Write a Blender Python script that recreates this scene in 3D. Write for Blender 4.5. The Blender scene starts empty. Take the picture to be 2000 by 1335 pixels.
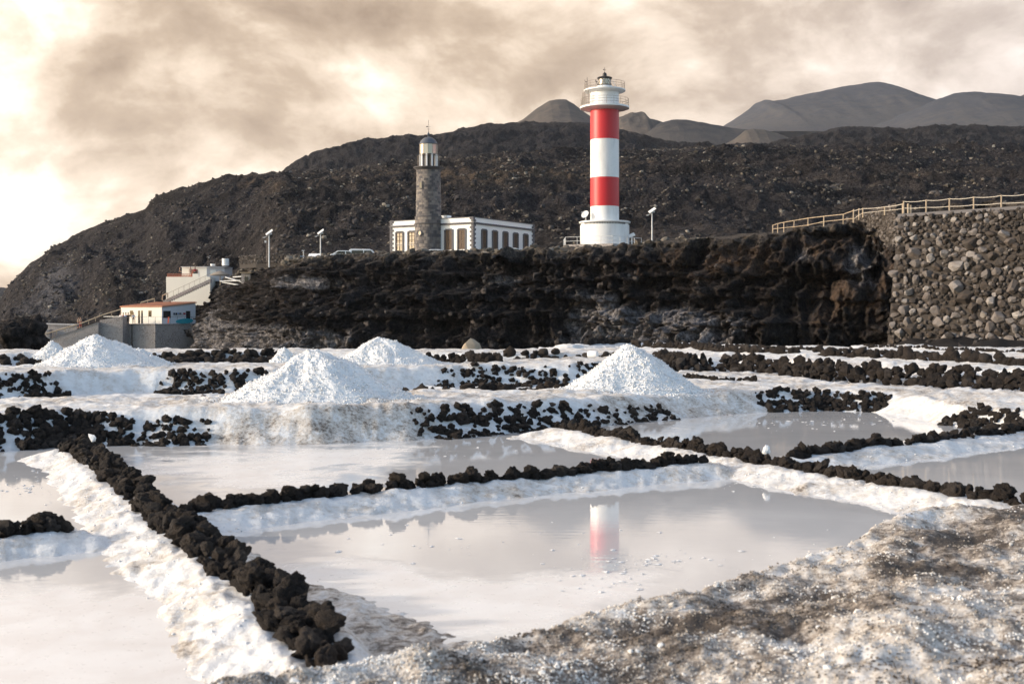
import bpy, bmesh, math, random
import numpy as np
from mathutils import Vector, Matrix, noise as mnoise

random.seed(7)
RNG = np.random.default_rng(7)
R = math.radians
scene = bpy.context.scene
COL = scene.collection

# ------------------------------------------------------------------ camera
FPX, CX, HORIZON, EYE = 2400.0, 1000.0, 620.0, 2.0     # focal length and horizon in photograph pixels, eye height in metres
cam_data = bpy.data.cameras.new('camera')
cam = bpy.data.objects.new('camera', cam_data); COL.objects.link(cam)
cam.location = (0, 0, EYE); cam.rotation_euler = (R(90), 0, 0)
cam_data.sensor_width = 36.0; cam_data.lens = 36.0 * FPX / 2000.0
cam_data.shift_y = -47.5 / 2000.0
cam_data.clip_start = 0.1; cam_data.clip_end = 60000
cam_data.dof.use_dof = True; cam_data.dof.focus_distance = 32.0; cam_data.dof.aperture_fstop = 3.4
scene.camera = cam

# ------------------------------------------------------------------ exposure
scene.view_settings.view_transform = 'Standard'
scene.view_settings.look = 'None'
scene.view_settings.gamma = 1.0
scene.view_settings.use_curve_mapping = False
scene.view_settings.exposure = 1.05
HAZE = 0.00004
scene.cycles.volume_bounces = 0
scene.cycles.max_bounces = 8
scene.cycles.diffuse_bounces = 3
scene.cycles.sample_clamp_indirect = 6.0

# ------------------------------------------------------------------ sun
SUN_AZ, SUN_EL = 97.0, 15.0          # degrees left of the view direction, degrees above the horizon
SUNV = Vector((-math.sin(R(SUN_AZ)) * math.cos(R(SUN_EL)), math.cos(R(SUN_AZ)) * math.cos(R(SUN_EL)), math.sin(R(SUN_EL))))
sd = bpy.data.lights.new('sun', 'SUN'); sd.energy = 2.0; sd.angle = R(3.0); sd.color = (1.0, 0.87, 0.72)
sun = bpy.data.objects.new('sun', sd); COL.objects.link(sun)
sun.rotation_euler = (-SUNV).to_track_quat('-Z', 'Y').to_euler()

# ------------------------------------------------------------------ node helpers
class NT:
    def __init__(self, tree): self.t = tree
    def n(self, kind, props=None, **ins):
        nd = self.t.nodes.new(kind)
        for k, v in (props or {}).items(): setattr(nd, k, v)
        for k, v in ins.items():
            key = int(k[1:]) if k[0] == '_' and k[1:].isdigit() else k.replace('__', ' ')
            s = nd.inputs[key]
            if isinstance(v, bpy.types.NodeSocket): self.t.links.new(v, s)
            elif isinstance(v, bpy.types.Node): self.t.links.new(v.outputs[0], s)
            else: s.default_value = v
        return nd
    def math(self, op, a, b=0.0, c=0.0, clamp=False):
        return self.n('ShaderNodeMath', {'operation': op, 'use_clamp': clamp}, _0=a, _1=b, _2=c).outputs[0]
    def mix(self, f, a, b, kind='MIX'):
        nd = self.t.nodes.new('ShaderNodeMix'); nd.data_type = 'RGBA'; nd.blend_type = kind
        for i, v in ((0, f), (6, a), (7, b)):
            if isinstance(v, bpy.types.NodeSocket): self.t.links.new(v, nd.inputs[i])
            else:
                nd.inputs[i].default_value = (*v, 1) if isinstance(v, tuple) and len(v) == 3 else v
        return nd.outputs[2]
    def ramp(self, f, stops, interp='LINEAR'):
        nd = self.t.nodes.new('ShaderNodeValToRGB'); nd.color_ramp.interpolation = interp
        el = nd.color_ramp.elements
        while len(el) < len(stops): el.new(0.5)
        for e, (p, c) in zip(el, stops):
            e.position = p; e.color = (*c, 1) if isinstance(c, tuple) else (c, c, c, 1)
        self.t.links.new(f, nd.inputs[0])
        return nd.outputs[0]
    def smooth(self, x, a, b):
        return self.n('ShaderNodeMapRange', {'interpolation_type': 'SMOOTHSTEP'}, _0=x, _1=a, _2=b, _3=0.0, _4=1.0).outputs[0]
    def noise(self, vec, scale, detail=4.0, rough=0.55, dist=0.0, out=0):
        return self.n('ShaderNodeTexNoise', None, Vector=vec, Scale=scale, Detail=detail, Roughness=rough, Distortion=dist).outputs[out]

# ------------------------------------------------------------------ sky: clear blue air behind a bank of warm cloud
world = bpy.data.worlds.new('World'); scene.world = world; world.use_nodes = True
W = NT(world.node_tree); world.node_tree.nodes.clear()
d_ = W.n('ShaderNodeTexCoord').outputs['Generated']
sep = W.n('ShaderNodeSeparateXYZ', None, _0=d_)
dx, dy, dz = sep.outputs
cs = W.n('ShaderNodeVectorMath', {'operation': 'DOT_PRODUCT'}, _0=d_, _1=tuple(SUNV)).outputs['Value']
sky = W.n('ShaderNodeTexSky', {'sky_type': 'NISHITA', 'sun_disc': False, 'sun_elevation': R(SUN_EL), 'sun_rotation': R(-SUN_AZ), 'dust_density': 1.5, 'altitude': 10.0})
skyc = W.mix(1.0, sky.outputs[0], (0.15, 0.15, 0.15), 'MULTIPLY')
stretch = W.n('ShaderNodeMapping', None, Vector=d_, Rotation=(0.0, R(14), 0.0), Scale=(1.0, 1.0, 1.6)).outputs[0]
warp = W.noise(stretch, 3.0, 3.0, 0.5, 0.0, 1)
wv = W.n('ShaderNodeVectorMath', {'operation': 'SCALE'}, _0=W.n('ShaderNodeVectorMath', {'operation': 'SUBTRACT'}, _0=warp, _1=(0.5, 0.5, 0.5)).outputs[0], Scale=0.12).outputs[0]
pv = W.n('ShaderNodeVectorMath', {'operation': 'ADD'}, _0=stretch, _1=wv).outputs[0]
cl = W.noise(pv, 4.6, 8.0, 0.58)
cl2 = W.noise(pv, 12.0, 8.0, 0.60)
az = W.math('DIVIDE', dx, W.math('MAXIMUM', dy, 0.08)); el = W.math('DIVIDE', dz, W.math('MAXIMUM', dy, 0.08))
def cloud_mass(px, py, sx, sy, tilt, amt):
    a0, e0 = (px - CX) / FPX, (HORIZON - py) / FPX
    a = W.math('SUBTRACT', az, a0); e = W.math('SUBTRACT', el, e0)
    ct, st = math.cos(R(tilt)), math.sin(R(tilt))
    p = W.math('DIVIDE', W.math('ADD', W.math('MULTIPLY', a, ct), W.math('MULTIPLY', e, -st)), sx / FPX)
    q = W.math('DIVIDE', W.math('ADD', W.math('MULTIPLY', a, st), W.math('MULTIPLY', e, ct)), sy / FPX)
    r2 = W.math('ADD', W.math('MULTIPLY', p, p), W.math('MULTIPLY', q, q))
    return W.math('MULTIPLY', W.math('EXPONENT', W.math('MULTIPLY', r2, -1.0)), amt)
masses = [(920, 60, 460, 100, 10, -0.42), (205, 120, 70, 45, 0, -0.14), (360, 190, 130, 36, 0, -0.06), (120, 270, 260, 50, 0, -0.08), (520, 255, 300, 30, 4, -0.14),
          (540, 60, 240, 34, 24, 0.20), (300, 140, 60, 60, 0, 0.16), (1290, 70, 210, 60, 10, 0.20), (1570, 60, 260, 80, 0, -0.24), (1900, 150, 160, 60, -20, 0.22),
          (30, 100, 120, 190, 0, 0.26), (40, 420, 260, 80, 0, 0.55), (650, 150, 420, 50, 10, 0.04), (1820, 110, 160, 40, -15, -0.14), (420, 310, 240, 45, 0, -0.07), (640, 215, 160, 16, 4, 0.06)]
acc = W.math('ADD', W.math('MULTIPLY', W.math('SUBTRACT', cl, 0.5), 2.0), W.math('MULTIPLY', W.math('SUBTRACT', cl2, 0.5), 0.95))
for m in masses: acc = W.math('ADD', acc, cloud_mass(*m))
# cloud colour: how much of the sun comes through, warm towards the sun, grey away from it
tone = W.math('ADD', W.math('MULTIPLY', acc, 0.95), 0.45, 0, True)
warm = W.ramp(tone, [(0.0, (0.30, 0.222, 0.160)), (0.28, (0.475, 0.37, 0.275)), (0.5, (0.73, 0.60, 0.475)), (0.72, (1.0, 0.915, 0.79)), (1.0, (1.26, 1.20, 1.08))])
cool = W.ramp(tone, [(0.0, (0.33, 0.285, 0.27)), (0.3, (0.47, 0.415, 0.39)), (0.55, (0.64, 0.575, 0.545)), (1.0, (0.90, 0.87, 0.86))])
cloud = W.mix(W.smooth(cs, 0.0, -0.62), warm, cool)
lit = W.ramp(tone, [(0.0, (0.42, 0.47, 0.58)), (0.4, (0.70, 0.77, 0.90)), (1.0, (1.12, 1.18, 1.28))])      # cloud with the sun full on it
cloud = W.mix(W.smooth(cs, -0.52, -0.88), cloud, lit)
glow = W.math('ADD', 0.72, W.math('MULTIPLY', W.smooth(cs, 0.20, 1.0), 1.6))
cloud = W.n('ShaderNodeVectorMath', {'operation': 'SCALE'}, _0=cloud, Scale=glow).outputs[0]
# the bank thins out behind the camera and overhead, where the blue shows
cover = W.math('ADD', W.math('ADD', W.math('MULTIPLY', dy, 1.6), W.math('MULTIPLY', dz, -1.15)), W.math('ADD', W.math('MULTIPLY', W.math('SUBTRACT', cl, 0.5), 1.5), 0.55))
cover = W.smooth(cover, 0.0, 0.75)
bg = W.mix(cover, skyc, cloud)
W.n('ShaderNodeOutputWorld', None, Surface=W.n('ShaderNodeBackground', None, Color=bg, Strength=1.0))

# ------------------------------------------------------------------ projection: a photograph pixel and a distance or height give a place
def P(px, py, d): return Vector(((px - CX) / FPX * d, d, EYE + (HORIZON - py) * d / FPX))
def G(px, py, z):
    d = (EYE - z) * FPX / (py - HORIZON)
    return ((px - CX) / FPX * d, d)
def curve(pts):
    xs = [p[0] for p in pts]; ys = [p[1] for p in pts]
    return lambda x: np.interp(x, xs, ys)

# ------------------------------------------------------------------ noise on arrays
def _h(ix, iy, seed):
    n = (ix.astype(np.int64) * 374761393 + iy.astype(np.int64) * 668265263 + seed * 1442695041) & 0xFFFFFFFF
    n = ((n ^ (n >> 13)) * 1274126177) & 0xFFFFFFFF
    n = ((n ^ (n >> 15)) * 2246822519) & 0xFFFFFFFF
    return ((n ^ (n >> 16)) & 0xFFFFFF) / float(0xFFFFFF)
def perlin(x, y, seed=0):
    ix, iy = np.floor(x), np.floor(y); fx, fy = x - ix, y - iy
    u, v = fx * fx * fx * (fx * (fx * 6 - 15) + 10), fy * fy * fy * (fy * (fy * 6 - 15) + 10)
    def g(a, b):
        t = _h(ix + a, iy + b, seed) * 2 * np.pi
        return np.cos(t) * (fx - a) + np.sin(t) * (fy - b)
    return ((g(0, 0) * (1 - u) + g(1, 0) * u) * (1 - v) + (g(0, 1) * (1 - u) + g(1, 1) * u) * v) * 1.5
def fbm(x, y, oct=4, seed=0, gain=0.5):
    s, a = 0, 1.0
    for o in range(oct):
        s = s + a * perlin(x * 2 ** o + 17.3 * o, y * 2 ** o - 9.1 * o, seed + o); a *= gain
    return s
def ridged(x, y, oct=4, seed=0, gain=0.5):
    s, a = 0, 1.0
    for o in range(oct):
        s = s + a * (1 - 2 * np.abs(perlin(x * 2 ** o + 17.3 * o, y * 2 ** o - 9.1 * o, seed + o))); a *= gain
    return s
def worley(x, y, seed=0):
    ix, iy = np.floor(x), np.floor(y); best = np.full(np.shape(x), 9.0)
    for a in (-1, 0, 1):
        for b in (-1, 0, 1):
            cx, cy = ix + a + _h(ix + a, iy + b, seed), iy + b + _h(ix + a, iy + b, seed + 71)
            best = np.minimum(best, (cx - x) ** 2 + (cy - y) ** 2)
    return np.sqrt(best)
def cells(x, y, seed=0):
    """one random value per Voronoi cell: broken faces with crisp edges"""
    ix, iy = np.floor(x), np.floor(y); best = np.full(np.shape(x), 9.0); val = np.zeros(np.shape(x))
    for a in (-1, 0, 1):
        for b in (-1, 0, 1):
            cx, cy = ix + a + _h(ix + a, iy + b, seed), iy + b + _h(ix + a, iy + b, seed + 71)
            ex, ey = x - cx, y - cy; d = ex ** 2 + ey ** 2; m = d < best
            g1, g2 = _h(ix + a, iy + b, seed + 5) - 0.5, _h(ix + a, iy + b, seed + 9) - 0.5
            val = np.where(m, _h(ix + a, iy + b, seed + 33) + 0.9 * (g1 * ex + g2 * ey), val); best = np.where(m, d, best)
    return val
def sstep(x, a, b):
    t = np.clip((x - a) / (b - a), 0, 1); return t * t * (3 - 2 * t)

# ------------------------------------------------------------------ objects
def tag(o, label=None, cat=None, group=None, kind=None):
    if label: o['label'] = label
    if cat: o['category'] = cat
    if group: o['group'] = group
    if kind: o['kind'] = kind
    return o
def empty(name, loc, rz=0.0):
    o = bpy.data.objects.new(name, None); COL.objects.link(o)
    o.location = loc; o.rotation_euler = (0, 0, rz); o.empty_display_size = 0.2
    return o
def mesh_np(name, V, F, mat, parent=None, smooth=True, attrs=None):
    V = np.asarray(V, dtype=np.float32); F = np.asarray(F, dtype=np.int32)
    me = bpy.data.meshes.new(name); k = F.shape[1]
    me.vertices.add(len(V)); me.vertices.foreach_set('co', V.ravel())
    me.loops.add(F.size); me.loops.foreach_set('vertex_index', F.ravel())
    me.polygons.add(len(F)); me.polygons.foreach_set('loop_start', np.arange(0, F.size, k, dtype=np.int32))
    me.update(calc_edges=True)
    me.polygons.foreach_set('use_smooth', np.full(len(F), smooth))
    for nm, arr in (attrs or {}).items():
        a = me.attributes.new(nm, 'FLOAT', 'POINT'); a.data.foreach_set('value', np.asarray(arr, dtype=np.float32).ravel())
    me.validate()
    if mat: me.materials.append(mat)
    o = bpy.data.objects.new(name, me); COL.objects.link(o)
    if parent: o.parent = parent
    return o
def grid_faces(nr, nc, flip=False):
    i = np.arange(nr - 1)[:, None] * nc + np.arange(nc - 1)[None, :]
    i = i.ravel()
    f = np.stack([i, i + 1, i + nc + 1, i + nc], 1)
    return f[:, ::-1] if flip else f
class MB:
    def __init__(s): s.v = []; s.f = []
    def add(s, vs, fs):
        b = len(s.v); s.v += [tuple(v) for v in vs]; s.f += [tuple(b + i for i in f) for f in fs]; return s
    def box(s, c, sz, rz=0.0, M=None):
        hx, hy, hz = sz[0] / 2, sz[1] / 2, sz[2] / 2
        m = Matrix.Translation(c) @ Matrix.Rotation(rz, 4, 'Z') if M is None else M
        vs = [m @ Vector((x * hx, y * hy, z * hz)) for z in (-1, 1) for y in (-1, 1) for x in (-1, 1)]
        return s.add(vs, [(0, 2, 3, 1), (4, 5, 7, 6), (0, 1, 5, 4), (2, 6, 7, 3), (0, 4, 6, 2), (1, 3, 7, 5)])
    def tube(s, p0, p1, r0, r1=None, n=8, cap=True):
        r1 = r0 if r1 is None else r1; p0, p1 = Vector(p0), Vector(p1)
        q = (p1 - p0).to_track_quat('Z', 'Y').to_matrix()
        ring = lambda p, r: [p + q @ Vector((r * math.cos(2 * math.pi * i / n), r * math.sin(2 * math.pi * i / n), 0)) for i in range(n)]
        fs = [(i, (i + 1) % n, n + (i + 1) % n, n + i) for i in range(n)]
        if cap: fs += [tuple(range(n - 1, -1, -1)), tuple(range(n, 2 * n))]
        return s.add(ring(p0, r0) + ring(p1, r1), fs)
    def lathe(s, prof, n=48, c=(0, 0), cap=True):
        vs = [(c[0] + r * math.cos(2 * math.pi * i / n), c[1] + r * math.sin(2 * math.pi * i / n), z) for r, z in prof for i in range(n)]
        fs = [(k * n + i, k * n + (i + 1) % n, (k + 1) * n + (i + 1) % n, (k + 1) * n + i) for k in range(len(prof) - 1) for i in range(n)]
        if cap: fs += [tuple(range(n - 1, -1, -1)), tuple(range((len(prof) - 1) * n, len(prof) * n))]
        return s.add(vs, fs)
    def prism(s, poly, axis, a, b):
        n = len(poly)
        mk = {'x': lambda p, q: (q, p[0], p[1]), 'y': lambda p, q: (p[0], q, p[1]), 'z': lambda p, q: (p[0], p[1], q)}[axis]
        return s.add([mk(p, a) for p in poly] + [mk(p, b) for p in poly], [tuple(range(n - 1, -1, -1)), tuple(range(n, 2 * n))] + [(i, (i + 1) % n, n + (i + 1) % n, n + i) for i in range(n)])
    def rail(s, pts, r, n=6):
        for a, b in zip(pts[:-1], pts[1:]): s.tube(a, b, r, n=n)
        return s
    def build(s, name, mat, parent=None, smooth=False, bevel=0.0):
        me = bpy.data.meshes.new(name); me.from_pydata(s.v, [], s.f)
        bm = bmesh.new(); bm.from_mesh(me); bmesh.ops.recalc_face_normals(bm, faces=bm.faces); bm.to_mesh(me); bm.free()
        if smooth:
            me.polygons.foreach_set('use_smooth', [True] * len(me.polygons))
            me.set_sharp_from_angle(angle=R(40))
        me.materials.append(mat)
        o = bpy.data.objects.new(name, me); COL.objects.link(o)
        if parent: o.parent = parent
        if bevel:
            b = o.modifiers.new('bevel', 'BEVEL'); b.width = bevel; b.segments = 2; b.limit_method = 'ANGLE'
        return o
ICO_V = np.array([(0, .5257, .8507), (0, -.5257, .8507), (0, .5257, -.8507), (0, -.5257, -.8507), (.5257, .8507, 0), (-.5257, .8507, 0), (.5257, -.8507, 0), (-.5257, -.8507, 0), (.8507, 0, .5257), (-.8507, 0, .5257), (.8507, 0, -.5257), (-.8507, 0, -.5257)])
ICO_F = np.array([(0, 1, 8), (0, 8, 4), (0, 4, 5), (0, 5, 9), (0, 9, 1), (1, 6, 8), (8, 6, 10), (8, 10, 4), (4, 10, 2), (4, 2, 5), (5, 2, 11), (5, 11, 9), (9, 11, 7), (9, 7, 1), (1, 7, 6), (3, 6, 7), (3, 7, 11), (3, 11, 2), (3, 2, 10), (3, 10, 6)])
OCT_V = np.array([(1, 0, 0), (-1, 0, 0), (0, 1, 0), (0, -1, 0), (0, 0, 1), (0, 0, -1)], dtype=float)
OCT_F = np.array([(0, 2, 4), (2, 1, 4), (1, 3, 4), (3, 0, 4), (2, 0, 5), (1, 2, 5), (3, 1, 5), (0, 3, 5)])
def lumps(name, pos, size, mat, parent=None, flat=0.8, jitter=0.28, smooth=False, base=(ICO_V, ICO_F), tone=None):
    """Many small lumps joined in one mesh."""
    pos = np.asarray(pos, dtype=float); n = len(pos); size = np.broadcast_to(np.asarray(size, dtype=float), (n,))
    bv, bf = base; nv = len(bv)
    a = RNG.random(n) * 2 * np.pi
    v = bv[None] * (1 + jitter * (RNG.random((n, nv, 1)) * 2 - 1)) * size[:, None, None]
    v[:, :, 0] *= (0.75 + 0.5 * RNG.random(n))[:, None]; v[:, :, 2] *= flat
    x = v[:, :, 0] * np.cos(a)[:, None] - v[:, :, 1] * np.sin(a)[:, None]
    y = v[:, :, 0] * np.sin(a)[:, None] + v[:, :, 1] * np.cos(a)[:, None]
    V = np.stack([x, y, v[:, :, 2]], 2) + pos[:, None, :]
    F = bf[None] + (np.arange(n) * nv)[:, None, None]
    t = RNG.random(n) if tone is None else np.asarray(tone)
    return mesh_np(name, V.reshape(-1, 3), F.reshape(-1, bf.shape[1]), mat, parent, smooth, {'tone': np.repeat(t, nv)})

# ------------------------------------------------------------------ materials
def material(name, build):
    m = bpy.data.materials.new(name); m.use_nodes = True; m.node_tree.nodes.clear()
    t = NT(m.node_tree)
    bsdf = t.n('ShaderNodeBsdfPrincipled'); out = t.n('ShaderNodeOutputMaterial', None, Surface=bsdf.outputs[0])
    build(t, bsdf.inputs, lambda a, b: t.t.links.new(a, b) if isinstance(a, bpy.types.NodeSocket) else setattr(b, 'default_value', (*a, 1) if isinstance(a, tuple) and len(a) == 3 else a))
    return m
def pos(t): return t.n('ShaderNodeNewGeometry').outputs['Position']
def obco(t): return t.n('ShaderNodeTexCoord').outputs['Object']
def attr(t, name): return t.n('ShaderNodeAttribute', {'attribute_name': name}).outputs['Fac']
def bump(t, h, strength, dist): return t.n('ShaderNodeBump', None, Height=h, Strength=strength, Distance=dist).outputs[0]
def painted(name, colour, rough=0.5, wear=0.10, scale=1.2, metal=0.0, streak=True):
    def b(t, i, put):
        p = obco(t)
        v = t.n('ShaderNodeMapping', None, Vector=p, Scale=(1, 1, 0.25 if streak else 1)).outputs[0]
        n = t.noise(v, scale, 6, 0.6); n2 = t.noise(p, scale * 9, 3, 0.6)
        f = t.math('ADD', t.math('MULTIPLY', t.smooth(n, 0.45, 0.75), 0.8), t.math('MULTIPLY', t.smooth(n2, 0.5, 0.8), 0.4), 0, True)
        put(t.mix(t.math('MULTIPLY', f, wear * 2.5, 0, True), colour, tuple(c * 0.55 + 0.02 for c in colour)), i['Base Color'])
        put(rough, i['Roughness']); put(metal, i['Metallic'])
        put(bump(t, n2, 0.15, 0.01), i['Normal'])
    return material(name, b)

def _salt(t, i, put):
    p = pos(t); dirt = attr(t, 'dirt'); sand = attr(t, 'sand')
    big = t.noise(p, 0.9, 5, 0.6); mid = t.noise(p, 3.4, 7, 0.66); fine = t.noise(p, 17.0, 5, 0.68); grit = t.noise(p, 95.0, 2, 0.7)
    cell = t.n('ShaderNodeTexVoronoi', None, Vector=p, Scale=13.0).outputs['Distance']
    clean = t.mix(t.smooth(mid, 0.35, 0.72), (0.73, 0.73, 0.727), (0.58, 0.567, 0.55))
    m = t.math('ADD', t.math('ADD', t.math('MULTIPLY', t.math('SUBTRACT', big, 0.5), 0.9), t.math('MULTIPLY', t.math('SUBTRACT', mid, 0.5), 1.1)),
               t.math('ADD', t.math('MULTIPLY', t.math('SUBTRACT', fine, 0.5), 1.15), t.math('MULTIPLY', t.math('SUBTRACT', grit, 0.5), 0.55)))
    lv = t.math('ADD', m, t.math('SUBTRACT', t.math('MULTIPLY', dirt, 0.78), 0.42))
    col = t.mix(t.smooth(lv, -0.30, 0.10), clean, (0.52, 0.475, 0.425))
    col = t.mix(t.smooth(lv, 0.02, 0.26), col, (0.24, 0.205, 0.175))
    col = t.mix(t.smooth(lv, 0.20, 0.46), col, (0.065, 0.054, 0.047))
    sandc = t.mix(t.smooth(fine, 0.35, 0.7), (0.007, 0.006, 0.006), (0.024, 0.021, 0.020))
    col = t.mix(t.smooth(t.math('ADD', sand, t.math('MULTIPLY', t.math('SUBTRACT', mid, 0.5), 0.8)), 0.35, 0.65), col, sandc)
    put(col, i['Base Color']); put(0.75, i['Roughness']); put(0.2, i['Specular IOR Level'])
    h = t.math('ADD', t.math('MULTIPLY', fine, 0.7), t.math('ADD', t.math('MULTIPLY', cell, -0.3), t.math('MULTIPLY', grit, 0.16)))
    put(bump(t, h, 0.6, 0.028), i['Normal'])
M_salt = material('salt_crust', _salt)
def _pile(t, i, put):
    p = pos(t); fine = t.noise(p, 26.0, 4, 0.6); cell = t.n('ShaderNodeTexVoronoi', None, Vector=p, Scale=20.0).outputs['Distance']
    put(t.mix(t.smooth(fine, 0.3, 0.75), (0.79, 0.79, 0.788), (0.68, 0.678, 0.676)), i['Base Color'])
    put(0.45, i['Roughness']); put(bump(t, t.math('ADD', fine, t.math('MULTIPLY', cell, -0.4)), 0.5, 0.025), i['Normal'])
M_pile = material('piled_salt', _pile)
def _crumb(t, i, put):
    tn = attr(t, 'tone')
    put(t.ramp(tn, [(0.0, (0.06, 0.047, 0.038)), (0.3, (0.15, 0.128, 0.108)), (0.55, (0.40, 0.36, 0.315)), (0.8, (0.67, 0.64, 0.60)), (1.0, (0.80, 0.79, 0.77))]), i['Base Color'])
    put(1.0, i['Roughness']); put(0.1, i['Specular IOR Level'])
M_crumb = material('salt_crumb', _crumb)
def _brine(t, i, put):
    p = pos(t); crust_sheen = attr(t, 'crust_sheen')
    big = t.noise(p, 0.55, 5, 0.55, 0.6); mid = t.noise(p, 2.3, 6, 0.62, 0.4); fine = t.noise(p, 14.0, 4, 0.6)
    m = t.math('ADD', t.math('ADD', t.math('MULTIPLY', t.math('SUBTRACT', big, 0.5), 1.5), t.math('MULTIPLY', t.math('SUBTRACT', mid, 0.5), 0.9)), t.math('SUBTRACT', t.math('MULTIPLY', crust_sheen, 1.25), 0.62))
    k = t.smooth(m, -0.12, 0.22)
    milk = t.mix(t.smooth(big, 0.3, 0.7), (0.57, 0.572, 0.578), (0.65, 0.65, 0.653))
    cr = t.mix(t.smooth(mid, 0.35, 0.65), (0.86, 0.84, 0.815), (0.78, 0.745, 0.715))
    put(t.mix(k, milk, cr), i['Base Color'])
    put(t.math('ADD', 0.022, t.math('MULTIPLY', k, t.math('ADD', 0.16, t.math('MULTIPLY', fine, 0.25)))), i['Roughness'])
    put(1.62, i['IOR'])
    rp = t.n('ShaderNodeMapping', None, Vector=p, Rotation=(0, 0, R(-10)), Scale=(1.2, 6.0, 1.0)).outputs[0]
    rip = t.noise(rp, 2.2, 3, 0.5)
    h = t.math('ADD', t.math('MULTIPLY', rip, 0.0009), t.math('MULTIPLY', k, t.math('MULTIPLY', t.math('ADD', t.math('MULTIPLY', fine, 0.4), mid), 0.004)))
    put(bump(t, h, 0.55, 1.0), i['Normal'])
M_brine = material('brine', _brine)
def _lava(t, i, put):
    p = obco(t); rnd = t.n('ShaderNodeObjectInfo').outputs['Random']
    off = t.n('ShaderNodeVectorMath', {'operation': 'ADD'}, _0=p, _1=t.n('ShaderNodeCombineXYZ', None, _0=t.math('MULTIPLY', rnd, 37.0), _1=rnd, _2=0.0).outputs[0]).outputs[0]
    n1 = t.noise(off, 2.2, 6, 0.65); n2 = t.noise(off, 9.0, 5, 0.7); ves = t.n('ShaderNodeTexVoronoi', None, Vector=off, Scale=11.0).outputs['Distance']
    base = t.ramp(rnd, [(0.0, (0.018, 0.015, 0.015)), (0.5, (0.028, 0.023, 0.021)), (0.82, (0.048, 0.036, 0.029)), (1.0, (0.085, 0.074, 0.068))])
    col = t.mix(t.smooth(n1, 0.35, 0.75), base, t.mix(0.5, base, (0.105, 0.080, 0.062)))
    salty = t.smooth(t.math('ADD', n2, t.math('MULTIPLY', n1, 0.5)), 0.98, 1.08)
    put(t.mix(t.math('MULTIPLY', salty, 0.6), col, (0.7, 0.68, 0.65)), i['Base Color']); put(0.85, i['Roughness']); put(0.25, i['Specular IOR Level'])
    put(bump(t, t.math('ADD', n2, t.math('MULTIPLY', ves, 0.8)), 0.9, 0.12), i['Normal'])
M_lava = material('lava_stone', _lava)
def _boulder(t, i, put):
    p = obco(t); rnd = t.n('ShaderNodeObjectInfo').outputs['Random']
    n1 = t.noise(p, 1.7, 6, 0.62); n2 = t.noise(p, 8.0, 4, 0.6)
    base = t.ramp(rnd, [(0.0, (0.030, 0.024, 0.020)), (0.30, (0.052, 0.040, 0.032)), (0.45, (0.105, 0.088, 0.079)), (0.75, (0.18, 0.162, 0.153)), (1.0, (0.31, 0.285, 0.265))])
    put(t.mix(t.smooth(n1, 0.4, 0.75), base, t.mix(0.55, base, (0.10, 0.07, 0.05))), i['Base Color']); put(0.85, i['Roughness'])
    put(bump(t, t.math('ADD', n1, t.math('MULTIPLY', n2, 0.5)), 0.6, 0.12), i['Normal'])
M_boulder = material('wall_boulder', _boulder)
def _rubble(t, i, put):
    tn = attr(t, 'tone'); n = t.noise(pos(t), 1.2, 4, 0.6)
    put(t.mix(t.smooth(n, 0.3, 0.7), t.ramp(tn, [(0.0, (0.018, 0.015, 0.015)), (0.6, (0.045, 0.036, 0.032)), (0.88, (0.085, 0.068, 0.06)), (1.0, (0.15, 0.135, 0.125))]), (0.02, 0.017, 0.016)), i['Base Color'])
    put(0.9, i['Roughness'])
M_rubble = material('rubble', _rubble)
def _fill(t, i, put):
    tn = attr(t, 'tone')
    put(t.ramp(tn, [(0.0, (0.026, 0.021, 0.018)), (0.6, (0.062, 0.050, 0.042)), (1.0, (0.17, 0.15, 0.138))]), i['Base Color']); put(0.9, i['Roughness'])
M_fill = material('fill_stone', _fill)
def _scrub(t, i, put):
    tn = attr(t, 'tone')
    put(t.ramp(tn, [(0.0, (0.045, 0.038, 0.030)), (0.35, (0.085, 0.072, 0.056)), (0.7, (0.14, 0.122, 0.10)), (1.0, (0.26, 0.235, 0.20))]), i['Base Color']); put(0.95, i['Roughness'])
M_scrub = material('dry_scrub', _scrub)
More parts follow.
